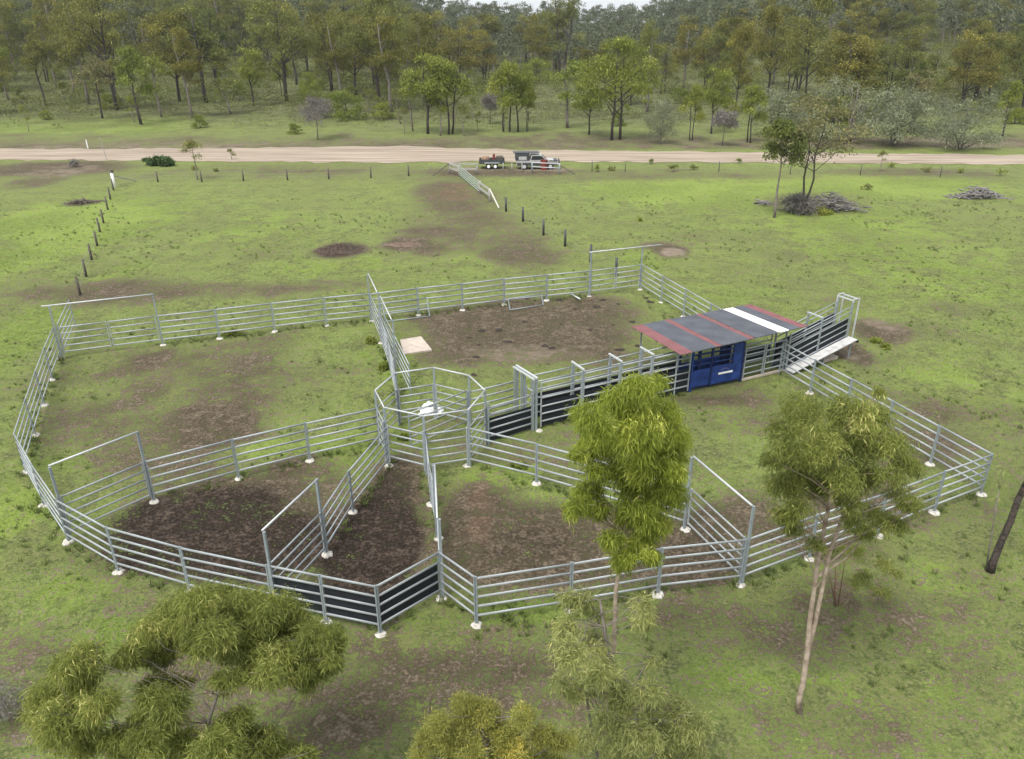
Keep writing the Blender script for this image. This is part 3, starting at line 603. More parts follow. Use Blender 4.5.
P=[TP[3]]+[gp(*q) for q in ((506,211.5),(523,221.9),(543.4,235),(565,245.7),(590.5,262),(616,276))]
for q in P[1:]: wpost(r4,q,1.35,.10,DGREY)
wire(r4,P,(.4,.75,1.1))
r5=empty('steel_rail_fence',(0,0,0),label='low pale steel rail barrier standing in front of the parked ute',cat='fence')
a,b=gp(532,173),gp(559.6,174.5); 
for q in (a,b): wpost(r5,q,1.3,.09,STEELD)
for z in (1.25,.75): part('rail',MB().bar((a.x,a.y,z),(b.x,b.y,z),.08,.1,8),WSTEEL,r5)
e=gp(575,174.6);part('stay',MB().bar((b.x,b.y,1.1),(e.x,e.y,.05),.09,.09,8),WOOD,r5)
for q in (gp(503,171),gp(512,171.5),gp(522,172)): wpost(r5,q,1.0,.07,WOODG)
r6=empty('wire_fence',(0,0,0),label='thin star-picket fence along the verge past the parked ute',cat='fence')
P=[gp(*q) for q in ((592,171),(625,171.5),(718.7,172),(790,174),(860,175.5),(940,177),(1030,179))]
for q in P: wpost(r6,q,1.25,.045,DGREY)
wire(r6,P,(.4,.75,1.1))
q=ground(88,148.5); o=link('road_marker',MB().tube([q,(q.x,q.y,q.z+1.25)],[.09,.07],6).mesh('m',WHITE)); tag(o,'short white marker post across the gravel road','marker post')
q=gp(106.7,160); o=link('marker_pole',MB().tube([q,(q.x-.25,q.y,q.z+3.0)],[.05,.035],6).mesh('m',WOODG)); tag(o,'thin grey pole standing on the road edge by the strainer post','pole')
# ------------------------------------------------------------------ ute and trailer
UTEW=mat('dusty_pale_paint',(.34,.34,.33),.45,0,.15,3)
def ute():
    p=gp(537,168.6); r=empty('utility_vehicle',(p.x,p.y,.0),R(2),label='white ute with dark canopy rack parked on the verge behind the rail barrier',cat='ute')
    # length along x, bonnet to +x
    prof=[(-2.6,.55),(2.55,.55),(2.6,.95),(2.35,1.12),(1.15,1.2),(.55,1.72),(-.75,1.76),(-.95,1.15),(-2.6,1.12)]
    def ext(pr,w): 
        n=len(pr); return MB().add([(x,-w,z) for x,z in pr]+[(x,w,z) for x,z in pr],[tuple(range(n)),tuple(range(n,2*n))[::-1]]+[((i+1)%n,i,n+i,n+(i+1)%n) for i in range(n)])
    b=part('body',ext(prof,.9),UTEW,r)
    part('lower_sill',MB().box((-2.55,-.915,.5),(2.5,.915,.85)),DGREY,r)
    part('side_window',ext([(.95,1.2),(.5,1.66),(-.65,1.68),(-.8,1.2)],.915),GLASS,r)
    part('windscreen',MB().add([(1.17,-.75,1.21),(1.17,.75,1.21),(.58,.7,1.71),(.58,-.7,1.71)],[(0,1,2,3)]),GLASS,r)
    part('canopy',MB().box((-2.75,-.92,1.14),(-.98,.92,1.95)),DGREY,r)
    part('canopy_hatch',MB().box((-2.35,-.935,1.2),(-1.35,-.925,1.62)),UTEW,r)
    part('roof_rack',MB().box((-3.0,-.75,2.0),(.2,.75,2.06)),DGREY,r)
    part('bull_bar',MB().bar((2.75,-.85,.75),(2.75,.85,.75),.1,.12,8).bar((2.75,-.7,1.15),(2.75,.7,1.15),.08,.08,8).bar((2.75,-.6,.6),(2.75,-.6,1.15),.08,.08,4).bar((2.75,.6,.6),(2.75,.6,1.15),.08,.08,4),DGREY,r)
    part('bonnet_stripe',MB().box((1.5,-.91,1.0),(2.5,.91,1.14)),DGREY,r)
    for x in (-1.65,1.6):
        for y in (-.85,.85):
            w=part('wheel',MB().cyl((x,y,.4),(0,1,0),.4,.26,18),TYRE,r); part('rim',MB().cyl((x,y+math.copysign(.13,y),.4),(0,1,0),.23,.03,14),WSTEEL,w)
    for y in (-.65,.65): part('headlight',MB().box((2.5,y-.15,.85),(2.61,y+.15,1.0)),GLASS,r)
    q=gp(544,169.5)
    dm=link('red_drum',MB().cyl((0,0,.62),(0,0,1),.42,1.24,16).cyl((0,0,1.22),(0,0,1),.44,.05,16).cyl((0,0,.6),(0,0,1),.44,.05,16).mesh('drum',REDP)); dm.location=(q.x,q.y-.3,0); tag(dm,'red-brown drum standing beside the white ute door','drum')
    q=gp(492,168); t=empty('box_trailer',(q.x,q.y,0),R(1),label='dark tandem-axle box trailer loaded with gear near the timber rails',cat='trailer')
    part('tray_floor',MB().box((-1.6,-.9,.62),(1.6,.9,.7)),DGREY,t)
    for y in (-.9,.88): part('side_wall',MB().box((-1.6,y,.7),(1.6,y+.03,1.15)),DGREY,t)
    for x in (-1.6,1.57): part('end_wall',MB().box((x,-.87,.7),(x+.03,.87,1.15)),DGREY,t)
    part('drawbar',MB().bar((1.6,0,.6),(3.3,0,.55),.1,.1,4),DGREY,t)
    for x in (-.42,.42):
        for y in (-.98,.98):
            w=part('wheel',MB().cyl((x,y,.36),(0,1,0),.36,.2,18),TYRE,t); part('rim',MB().cyl((x,y+math.copysign(.1,y),.36),(0,1,0),.2,.03,14),FABW,w)
    part('mudguard',MB().box((-.95,-1.1,.74),(.95,-.9,.8)),WSTEEL,t)
    for (x0,x1,z,m,n,l,c) in ((-1.35,-.35,.65,TARP,'canvas_bundle','brown canvas bundle loaded at the end of the box trailer','bundle'),(.55,1.4,.75,WOOD,'tool_crate','dark crate loaded at the drawbar end of the box trailer','crate'),(.1,.42,.95,REDP,'jerry_can','small red jerry can standing in the middle of the box trailer','jerry can')):
        mb=MB(); mb.box((x0,-.45,0),(x1,.45,z)); 
        if n=='jerry_can': mb=MB().box((x0,-.2,0),(x1,.25,z)).cyl(((x0+x1)/2,-.1,z+.05),(0,0,1),.05,.1,8).bar((x0+.05,.1,z+.07),(x1-.05,.1,z+.07),.04,.04,6)
        elif n=='tool_crate': mb=MB().box((x0,-.45,0),(x1,.45,z*.75)).box((x0-.03,-.48,z*.755),(x1+.03,.48,z)).bar((x0+.2,0,z+.05),(x1-.2,0,z+.05),.05,.04,4)
        else: mb=MB().tube([(x0,0,.3),(x0+.1,0,.33),(x1-.1,.05,.38),(x1,.05,.3)],[.2,.36,.4,.22],10)
        o=link(n,mb.mesh(n,m)); o.location=(q.x,q.y,.71); tag(o,l,c)
ute()
# ------------------------------------------------------------------ vegetation
def leaves(C,Rd,n,L,w,droop=.8,seed=0,tone0=.5,squash=.75,up=.0,tspread=.5):
    """C clump centres (k,3), Rd radii (k,), n leaves per clump -> verts, faces, tone"""
    r=np.random.default_rng(seed); C=np.asarray(C,float); Rd=np.asarray(Rd,float); k=len(C)
    cnt=np.maximum(3,(n*(Rd/Rd.mean())**2).astype(int)); id_=np.repeat(np.arange(k),cnt); N=len(id_)
    # sub-sprays inside each clump
    ns=15; S=r.normal(size=(k,ns,3)); S/=np.linalg.norm(S,axis=2,keepdims=True); S[:,:,2]=np.abs(S[:,:,2])*.9-.35; S*=r.uniform(.45,.95,(k,ns,1)); 
    sid=r.integers(0,ns,N); off=S[id_,sid]; off=off*np.array([1,1,squash])
    g=r.normal(size=(N,3))*np.array([.24,.24,.22]); hang=r.exponential(.22,N)
    P=off+g; P[:,2]-=hang*droop*.8
    rad=Rd[id_][:,None]; pos=C[id_]+P*rad
    out=P.copy(); out[:,2]=0; d=r.normal(size=(N,3))*.75+out*.45; d[:,2]-=droop; d[:,2]+=up; d/=np.linalg.norm(d,axis=1,keepdims=True)+1e-9
    s=np.cross(d,r.normal(size=(N,3))); s/=np.linalg.norm(s,axis=1,keepdims=True)+1e-9
    l=L*r.uniform(.6,1.3,N)[:,None]; ww_=w*r.uniform(.7,1.25,N)[:,None]
    bend=np.array([0,0,-1])*l*.12*droop
    V=np.stack([pos,pos+d*l*.45+s*ww_/2,pos+d*l+bend,pos+d*l*.45-s*ww_/2],1).reshape(-1,3)
    ct_=r.normal(0,.12,k)[id_]+r.normal(0,.13,(k,ns))[id_,sid]
    t=np.clip(tone0+ct_+r.normal(0,.17,N)*tspread*2,0,1)
    return V,np.arange(N*4).reshape(-1,4),np.repeat(t,4)
def branchy(stem,C,Rd,r0,seed=0,n=6,twigs=3,tw=.25,ls=1.):
    """stem: list of (point,radius). limbs from stem toward each clump centre"""
    r=np.random.default_rng(seed); mb=MB(); mb.tube([p for p,_ in stem],[q for _,q in stem],max(n,7)); P=[Vector(p) for p,_ in stem]; Rr=[q for _,q in stem]
    for c,cr_ in zip(C,Rd):
        c=Vector(c); best=None
        for i in range(len(P)-1):
            for t in (0,.33,.66,1.0):
                q=P[i].lerp(P[i+1],t); dz=c.z-q.z; hd=(c-q).xy.length
                cost=(c-q).length+ (3*abs(dz) if dz<0 else 0)+abs(hd*.9-dz)*.6
                if best is None or cost<best[0]: best=(cost,q,Rr[i]*(1-t)+Rr[i+1]*t)
        _,q,rq=best; ra_=ls*min(rq*.6,max(.012,(c-q).length*.016+.008)); L=(c-q).length
        m1=q.lerp(c,.35)+Vector((r.normal(0,.05*L),r.normal(0,.05*L),.04*L)); m2=q.lerp(c,.7)+Vector((r.normal(0,.05*L),r.normal(0,.05*L),.06*L))
        mb.tube([q,m1,m2,c],[ra_,ra_*.75,ra_*.5,ra_*.25],5,False)
        for k in range(twigs):
            e=c+Vector(r.normal(0,.5,3))*cr_; e.z=max(e.z,c.z-.3*cr_); s_=m2.lerp(c,r.uniform(0,.8)); mb.tube([s_,s_.lerp(e,.5)+Vector((0,0,.06*cr_)),e],[ra_*.4,ra_*.28,ra_*.1],4,False)
    return mb
def tree_obj(name,loc,trunk,bark,lv,leaf,label,cat,group=None):
    root=empty(name,loc,0,label=label,cat=cat,group=group)
    part('trunk',trunk,bark,root,True)
    V,F,t=lv; o=link('crown',mesh_np('crown',V,F,leaf,t),root)
    return root
# ---- near trees, clumps given by where they are seen, each at its own depth
def near_tree(name,label,base,stempx,clumps,Y0,bark,leaf,r0,nl,L,w,droop,seed,cat='gum tree',dspread=1.0,extra=None,tilt=None,twigs=4,tone=.5,squash=.8,rep=3,rf=.8,ls=.7):
    r=np.random.default_rng(seed); root=Vector(base)
    yy=lambda py: Y0 if tilt is None else Y0+tilt*(py-600)
    st_=[]
    for i,(px,py,rad) in enumerate(stempx):
        p=onplane(px,py,yy(py)) if i else Vector(base); st_.append((p-root,rad))
    C=[];Rr=[]
    for (px,py,rp) in clumps:
        Yc=yy(py); rm=(onplane(px+rp,py,Yc)-onplane(px,py,Yc)).length
        for _k in range(rep):
            p=onplane(px+r.normal(0,rp*.25),py+r.normal(0,rp*.25),Yc+r.normal(0,dspread)); C.append(np.array(p-root)); Rr.append(rm*rf*r.uniform(.85,1.15))
    C=np.array(C);Rr=np.array(Rr)
    mb=branchy(st_,C,Rr,r0,seed,7,twigs,ls=ls)
    if extra:
        for e in extra:
            P=[(onplane(px,py,yy(py))-root,rad) for px,py,rad in e]; mb.tube([p for p,_ in P],[q for _,q in P],7)
    return tree_obj(name,root,mb,bark,leaves(C,Rr,nl,L,w,droop,seed,tone,squash),leaf,label,cat)
b1=un(799,712,0); 
t1=near_tree('slender_gum','slender drooping gum with pale twin trunk standing by the front rails',b1,
 [(799,712,.095),(799,698,.075),(803,683,.075),(807,655,.07),(810,620,.06),(814,590,.055),(819,555,.05),(828,510,.042),(838,465,.035),(845,430,.02)],
 [(785,432,24),(812,412,24),(845,404,26),(875,408,20),(800,455,26),(830,440,28),(862,440,26),(893,440,22),(905,462,16),(782,480,18),(810,485,22),(838,475,22),(868,475,24),(897,485,16),(908,505,12),(785,515,16),(805,505,12),(880,515,16),(898,522,12),(790,530,10),(852,520,13),(866,530,12),(880,392,8),(775,462,14),(815,545,9),(850,500,14)],
 b1.y,BARKP,L_GUM,.1,850,.135,.019,.9,21,dspread=.8,rep=2,rf=.84,extra=[[(806,665,.06),(814,628,.055),(822,590,.05),(829,555,.042),(845,510,.04),(868,460,.025)]])
b2=un(612,770,0)
t2=near_tree('bright_gum','bright green drooping gum whose crown hides the race and inner rails',b2,
 [(612,770,.06),(610,730,.055),(610,690,.05),(614,640,.05),(616,590,.045),(620,560,.04),(626,520,.035),(630,470,.04),(634,420,.03)],
 [(645,388,18),(620,402,20),(590,412,18),(660,410,20),(635,428,24),(605,435,22),(672,432,16),(585,450,12),(655,455,24),(625,465,22),(676,468,14),(600,470,13),(640,490,22),(668,492,18),(588,488,16),(578,505,12),(655,520,18),(628,515,14),(640,540,15),(612,535,12),(600,505,10),(625,556,12),(652,552,9),(678,448,12)],
 b2.y,BARKP,L_GUMB,.09,950,.15,.016,1.15,22,dspread=.6,tone=.58)
b3=un(640,830,0)
t3=near_tree('pale_sapling','sparse pale sapling with thin stems standing below the bright gum',b3,
 [(640,830,.06),(625,800,.055),(622,760,.05),(618,720,.045),(612,680,.04),(606,640,.03),(600,600,.02)],
 [(580,600,13),(566,625,11),(595,640,15),(640,600,8),(645,620,9),(570,655,14),(600,672,14),(582,690,15),(625,700,16),(650,690,14),(672,705,14),(690,722,14),(640,730,16),(610,725,15),(580,740,11),(665,745,18),(620,755,16),(695,750,10),(568,600,8),(560,680,8),(600,612,8),(655,660,6)],
 b3.y-.3,BARKG,L_PALE,.05,560,.125,.017,.9,23,dspread=.7,tilt=None,rf=1.05,twigs=6,extra=[[(640,800,.04),(650,770,.035),(660,730,.02)],[(625,800,.04),(598,760,.035),(590,720,.025),(584,680,.018)]],tone=.5)
def basepos(px,Y): d=ray(px,700); t=Y/d[1]; return Vector((d[0]*t,Y,0))
b4=basepos(190,10.5)
t4=near_tree('weeping_gum','broad weeping gum with layered drooping foliage close under the curved yard end',b4,
 [(0,0,.08),(205,790,.05),(202,750,.04),(212,710,.03),(228,665,.02)],
 [(180,612,25),(205,600,25),(235,598,25),(262,606,25),(290,628,28),(318,640,22),(330,665,12),(150,632,22),(132,652,15),(160,650,18),(215,630,22),(245,635,22),(275,655,22),(190,640,18),(300,665,20),(255,672,18),(62,690,28),(80,672,22),(45,705,18),(68,715,28),(90,700,18),(85,738,18),(150,690,20),(168,704,18),(180,685,12),(225,678,15),(120,740,22),(150,735,20),(180,745,20),(215,738,22),(245,745,25),(275,752,22),(235,722,18),(140,715,11),(305,755,10)],
 11.6,BARKG,L_GUM,.1,1500,.15,.016,.95,24,dspread=.5,tilt=-.014,tone=.54,ls=.38,rf=.80)
b5=basepos(485,8.4)
t5=near_tree('yellow_gum','young gum with yellow-tinged leaves cropped by the bottom edge',b5,
 [(0,0,.08),(488,790,.06),(486,750,.04),(480,715,.03)],
 [(462,702,16),(480,712,18),(440,722,16),(425,738,14),(415,752,10),(460,735,20),(495,728,18),(520,716,14),(515,742,20),(545,738,14),(562,745,12),(480,752,20),(540,760,18),(440,757,16),(505,765,16)],
 8.8,BARKG,L_YEL,.06,1300,.075,.011,.4,25,dspread=.3,tone=.55)
b6=un(836,606,0)
near_tree('leafy_bush','low leafy bush with red-brown stems behind the pale twin trunk',b6,
 [(836,606,.022),(835,590,.018),(838,570,.012)],[(862,560,13),(880,565,14),(850,578,10),(895,572,9),(868,582,12),(885,590,10),(840,548,6)],b6.y,REDB,L_GUM,.03,330,.13,.02,.8,26,cat='bush',dspread=.35,rep=1,rf=.75,
 extra=[[(836,606,.018),(828,570,.013),(824,535,.008)],[(838,606,.018),(845,560,.013),(850,520,.008)],[(834,606,.015),(836,560,.011),(838,525,.007)]])
b7=un(990,571,0)
near_tree('charred_tree','leaning tree with a thick blackened trunk at the paddock edge',b7,
 [(990,571,.16),(994,560,.115),(1002,540,.105),(1011,520,.10),(1018,500,.095),(1033,470,.09),(1055,420,.09),(1080,360,.07),(1100,300,.05)],
 [(1075,330,26),(1105,300,30),(1130,340,30),(1100,360,28),(1080,290,22)],b7.y,CHAR,L_GUM,.2,350,.22,.04,1.0,27,dspread=1.)
b8=un(986,571,0)
near_tree('thin_sapling','thin bare sapling stick rising beside the charred leaning trunk',b8,
 [(986,571,.03),(990,545,.025),(995,515,.02),(999,490,.012)],[(1000,482,5),(996,500,4),(1002,468,4)],b8.y,BARKG,L_PALE,.02,14,.15,.03,.8,28,cat='sapling',dspread=.15,twigs=1)
def bush(px,py,wpx,hpx,leaf,label,name='shrub',seed=0,n=260,L=.22,w=.07,group=None,twig=BARKG,cat='shrub',k=10):
    b=ground(px,py); s=FPX/((np.array(b)-[0,0,H])@FW); r=np.random.default_rng(seed+100); rw=wpx/2/s; hh=hpx/s/.93
    C=[];Rr=[]
    for i in range(k):
        a=r.uniform(0,6.28); q=math.sqrt(r.random()); C.append((rw*.72*q*math.cos(a),rw*.6*q*math.sin(a),hh*(.25+.5*r.random()*(1-q*.4)))); Rr.append(min(rw*.55,hh*.45)*r.uniform(.8,1.2))
    stem=[(Vector((0,0,-.05)),.05*hh/2+.01),(Vector((0,0,hh*.3)),.03*hh/2+.008)]
    return tree_obj(name,b,branchy(stem,C,Rr,.03,seed,5,2),twig,leaves(C,Rr,n,L,w,.3,seed,.5,.8),leaf,label,cat,group)
bush(161,166,30,9,L_DRK,'dense dark green shrub on the verge beside the wire fence',seed=1,n=500,L=.25,w=.13,k=14)
bush(148,165,10,8,L_DRK,'small dark shrub touching the dense verge shrub',seed=2,n=300,L=.2,w=.1,k=5)
bush(75,167,13,8,L_GRY,'charred grey stump scrub on the verge before the road',seed=3,n=90,L=.3,w=.06,k=6)
for i,(x,y,w_,h_) in enumerate(((597,172,6,9),(673,172,9,10),(650,164,5,6),(694,170,8,6),(738,164,6,7),(232,160,7,14),(890,168,12,6),(925,172,12,6),(1000,176,16,9),(866,190,12,8),(960,173,8,6),(612,171,7,5),(885,350,7,5),(196,170,9,5),(640,222,5,3),(216,172,6,4))):
    bush(x,y,w_,h_,[L_GRN,L_OLV][i%2],'small roadside weed bush, '+['by the thin pickets','in the open paddock','at the verge edge','growing alone'][i%4]+', '+['tiny','tufty','low','spindly','rounded','sparse','wispy','squat','ragged','dense','flat','upright','scrappy','stubby','faded','pale'][i]+' one',name='weed_bush',seed=30+i,n=40,L=.22,w=.09,group='weed bushes in the paddock and verge',cat='bush',k=4)
for i,(x,y,w_,h_) in enumerate(((388,372,16,10),(372,345,9,8),(232,336,20,7),(405,440,10,8),(520,470,16,4),(497,425,9,6),(875,345,9,5),(545,420,12,5))):
    bush(x,y,w_,h_,L_GRN,['tall green weed clump beside the edge-on fence','leafy weed clump beside the edge-on gate footing','green weed tuft under the road-side rails','weed growing inside the octagon pen','low weeds beneath the inner rail line','weeds at the mouth of the race','weed tuft beyond the ramp','weeds growing along the black sheeted race'][i],name='weed_clump',seed=60+i,n=90,L=.16,w=.06,cat='weeds',k=6)
# dead bare tree
def bare(px,py,ptop,w_,label,seed,name='bare_tree',m=BARKG,leaf=L_GRY,nl=420,bk=12):
    b=ground(px,py); s=FPX/((np.array(b)-[0,0,H])@FW); h=(py-ptop)/s/.93; r=np.random.default_rng(seed); C=[];Rr=[]
    for i in range(bk): a=r.uniform(0,6.28); C.append((w_/2/s*.75*math.cos(a)*r.random()**.5,w_/2/s*.7*math.sin(a),h*r.uniform(.5,.88))); Rr.append(w_/s*.25)
    st_=[(Vector((0,0,-.1)),.045*h/3),(Vector((.1,0,h*.35)),.03*h/3),(Vector((-.05,0,h*.6)),.02*h/3)]
    return tree_obj(name,b,branchy(st_,C,Rr,.1,seed,6,6),m,leaves(C,Rr,nl,.5,.05,0,seed,.5,.9,.3),leaf,label,'dead tree')
bare(318,140,102,34,'leafless grey tree standing alone on the far verge',201)
bare(722,146,112,24,'bare greyish shrub tree among the green saplings past the road',202,name='grey_shrub_tree')
bare(490,124,96,18,'thin grey twiggy sapling at the wood edge',203,name='grey_shrub_tree')
# ---- forest prototypes
def proto(seed,h,cw,clear,k,rad,n,L,w,bark,leaf,stems=1,droop=.5,lean=.06,top=1.0,rk=1.):
    r=np.random.default_rng(seed); C=[];Rr=[]
    for i in range(k):
        z=clear+(1-clear)*(.12+.8*r.random()); 
        prof=math.sin(math.pi*min(1,max(.12,((z-clear)/(1-clear))**.8*.85+.12)))**.6; a=r.uniform(0,6.28); q=math.sqrt(r.uniform(.05,1))*prof
        C.append((cw/2*q*math.cos(a),cw/2*q*math.sin(a),z*h)); Rr.append(rad*r.uniform(.7,1.3))
    mb=MB(); per=[[] for _ in range(stems)]
    for i in range(k): per[i%stems].append(i)
    for s in range(stems):
        dx,dy=r.normal(0,lean*h,2); bx,by=(r.normal(0,.03*h,2) if stems>1 else (0,0)); R0=rk*.015*h*(1 if stems==1 else .8)
        wob=lambda z:Vector((bx+dx*z+r.normal(0,.008*h),by+dy*z+r.normal(0,.008*h),z*h))
        st_=[(Vector((bx,by,-.3)),R0*1.25),(wob(.12),R0),(wob(.3),R0*.85),(wob(.5),R0*.62),(wob(.7),R0*.4),(wob(.88),R0*.15)]
        m2=branchy(st_,[C[i] for i in per[s]],[Rr[i] for i in per[s]],R0,seed+s,6,2); mb.add(m2.V,m2.F)
    V,F,t=leaves(C,Rr,int(n*1.2),L*.9,w*.9,droop,seed,.5,.8,tspread=.5)
    return mb.mesh('trunk',bark,True),mesh_np('crown',V,F,leaf,t),h
PR={}
PR['big']=[proto(301,20,13,.27,40,1.9,190,.42,.20,BARKD,L_OLV),proto(302,21,11,.25,36,1.9,190,.42,.20,BARKD,L_OLV,2),proto(303,18,12,.27,36,1.8,190,.42,.20,BARKD,L_ORG),proto(310,22,9,.24,32,1.6,190,.4,.18,BARKG,L_OLV,1,lean=.1)]
PR['tall']=[proto(304,17,6.5,.30,28,1.35,170,.38,.17,BARKD,L_OLV,1,lean=.08),proto(305,16,6,.28,26,1.35,170,.38,.17,BARKG,L_ORG,1,lean=.1),proto(306,18,7.5,.26,30,1.35,160,.38,.17,BARKD,L_OLV,2,lean=.06)]
PR['bronze']=[proto(307,16,9,.24,34,1.6,190,.4,.19,BARKD,L_ORG,2),proto(308,15,8,.24,32,1.5,190,.4,.19,BARKD,L_ORG,1)]
PR['bright']=[proto(311,9,4.6,.36,22,.95,190,.28,.13,BARKD,L_GRN,1,.9),proto(312,8.5,4,.34,18,.9,190,.28,.13,BARKD,L_GRN,2,.9),proto(313,11,7,.34,34,1.1,190,.3,.13,BARKD,L_GRN,2,.9,.04)]
PR['sap']=[proto(314,6.5,2.4,.35,10,.6,110,.26,.10,BARKG,L_GRN,1,.8),proto(315,6,2.6,.3,9,.6,90,.26,.10,BARKG,L_OLV,1,.8)]
PR['sage']=[proto(316,6.5,9,.02,34,1.35,210,.3,.09,BARKG,L_SAGE,3,.4,.1),proto(317,5.5,6,.05,24,1.1,200,.3,.09,BARKG,L_SAGE,3,.4,.1)]
PR['brown']=[proto(318,7,3.4,.38,13,.7,120,.28,.11,BARKD,L_REDT,1,.6)]
PR['fork']=[proto(320,7,4.4,.42,26,.6,110,.2,.07,BARKD,L_REDT,2,.5,.06,rk=.6)]
PR['round']=[proto(321,6,2.2,.56,16,.5,230,.2,.08,BARKG,L_OLV,1,.7,.03,rk=.8)]
PR['dense']=[proto(319,4.5,6,.02,24,1.0,220,.26,.12,BARKD,L_GRN,3,.3,.1)]
used=set()
def place(kind,i,loc,h,label,wf=1.,rz=None,group=None,cat='tree',name='gum_tree'):
    tr,cr_,hh=PR[kind][i%len(PR[kind])]; s=h/hh
    root=empty(name,loc,random.uniform(0,6.28) if rz is None else rz,label=label,cat=cat,group=group); root.scale=(s*wf,s*wf,s)
    a=link('trunk',tr,root); b=link('crown',cr_,root); return root
EX=[]
def ptree(px,py,ptop,kind,i,label,wf=1.,name='gum_tree',cat='tree'):
    b=ground(px,py); s=FPX/((np.array(b)-[0,0,H])@FW); h=(py-ptop)/s/.96; EX.append((b.x,b.y)); place(kind,i,b,h,label,wf,cat=cat,name=name)
for a in [
 (117,110,-4,'big',0,'big dark-trunked gum at the wood edge behind the strainer post',.85),
 (102.7,118.5,60,'brown',0,'small rusty-leaved tree at the foot of the big dark gum',1.),
 (46,106,26,'tall',0,'thin leaning pole tree at the bright grass edge',.7),
 (57,88,22,'tall',1,'slim dark tree in the leaning trunk cluster',.9),(50,82,16,'tall',2,'twin-stemmed tree topping the leaning trunk cluster',.9),
 (17,73,8,'big',3,'dark spreading gum leaning into the corner of the wood',.8),(9,100,50,'sap',0,'spindly sapling at the corner of the bright verge',1.2),
 (25,111,90,'sap',1,'knee-high lone sapling on the bright verge',1.),
 (142,125,52,'bright',1,'yellow-green topped double sapling beyond the road pole',.8),(162,117,60,'sap',0,'wispy green sapling between two dark gums',1.3),
 (193,118,36,'tall',1,'long leaning grey-trunked gum above the lone verge shrub',.9),(207,103,14,'tall',0,'straight dark-trunked gum near the stony slope',1.3),
 (219,86,14,'tall',2,'twin dark trunks just behind the straight gum',1.),(232,114,80,'sap',1,'rounded little tree on the grassy slope edge',1.8),
 (254,106,50,'bright',0,'mid green leafy tree beside the bare slope',.9),(284,96,58,'bright',1,'low green tree behind the leafless grey tree',.9),
 (288,78,10,'tall',1,'dark tree on the slope above the leafless grey tree',1.3),(331,93,18,'big',2,'yellow-topped branching gum above the green thicket',.75),
 (379,106,4,'big',0,'broad round-crowned gum, the widest crown mid-wood',.95),(401,124,90,'sap',1,'small dark conical tree beside the twin bright saplings',1.1),
 (428,134,58,'bright',0,'bright green tree opening the roadside trio',1.1),(452,134,66,'bright',1,'bright green tree closing the roadside trio',1.15),(440,136,84,'sap',0,'thin sapling between the bright roadside trees',1.),
 (413,131,76,'sap',1,'thin pale sapling before the bright roadside trio',1.),
 (504,132,66,'bright',1,'bright bushy tree starting the middle roadside row',1.1),(518,132,74,'bright',0,'second bright tree of the middle roadside row',.9),(527,132,76,'bright',2,'third bright tree of the middle roadside row',.55),
 (589,135,80,'bright',0,'golden-green round tree beside the large twin-trunked one',1.),(614,140,48,'bright',2,'large twin-trunked bright tree by the road, tallest of its row',1.15),
 (568,128,64,'sap',0,'thin sapling on the open grassy slope',1.4),(561,81,-6,'tall',2,'very tall black-trunked gum above the open grassy slope',1.),
 (660,144,102,'sage',1,'pale rounded wattle tree right on the road edge',.7),(690,141,88,'bright',1,'sparse tree between the pale wattle and twiggy shrub',.8),
 (711,134,70,'bright',0,'orange-tipped tree on a thin dark stem past the road',.8),(750,143,88,'bright',1,'leafy yellow-green tree near the dark tall gums',1.),
 (767,99,12,'big',2,'dark wide gum behind the leafy yellow-green tree',.75),(801,108,-4,'big',1,'tall forked gum with near-black trunk above the sage thicket',.75),
 (735,112,30,'big',2,'bronze-crowned gum beside the dark wide gum',.6),(647,112,30,'big',3,'slender olive gum rising behind the pale wattle',.8),
 (775,134,92,'sage',1,'grey-green wattle below the tall forked gum',1.2),(798,136,100,'sage',0,'low sage wattle behind the paddock saplings',.9),
 (850,143,84,'sage',0,'big pale sage wattle, widest of the thicket',1.15),(893,146,94,'sage',1,'upright sage wattle with bare lower stems',1.1),
 (910,131,74,'brown',0,'small bronze tree standing between two sage wattles',1.1),(958,150,98,'sage',0,'isolated rounded sage wattle beside the road',1.0),
 (1002,138,84,'bright',1,'green-topped slim tree near the end of the wood edge',.7),(828,140,100,'dense',0,'darker green bush inside the sage thicket',.9),
 (345,119,94,'dense',0,'mid green thicket below the yellow-topped gum',1.25),(312,118,76,'bright',2,'soft green tree behind the leafless grey tree',.8),(383,119,104,'dense',0,'low green bush under the broad round-crowned gum',1.2),
 (535,84,62,'dense',0,'pale green bush up on the grassy slope',1.1),(200,128,116,'dense',0,'low green bush on the far verge',.9)]:
    ptree(*a)
# paddock saplings
ptree(774,218,128,'round',0,'single round-headed sapling in the paddock before the log pile',1.1); 
ptree(803,213,104,'fork',0,'taller forked sapling with thin reddish leaves above the log pile',1.3)
ptree(198,180,142,'sap',1,'spindly sapling by the wire fence at the road',1.1)
ptree(880,172,152,'sap',1,'tiny seedling tree at the road edge beyond the log pile',1.)
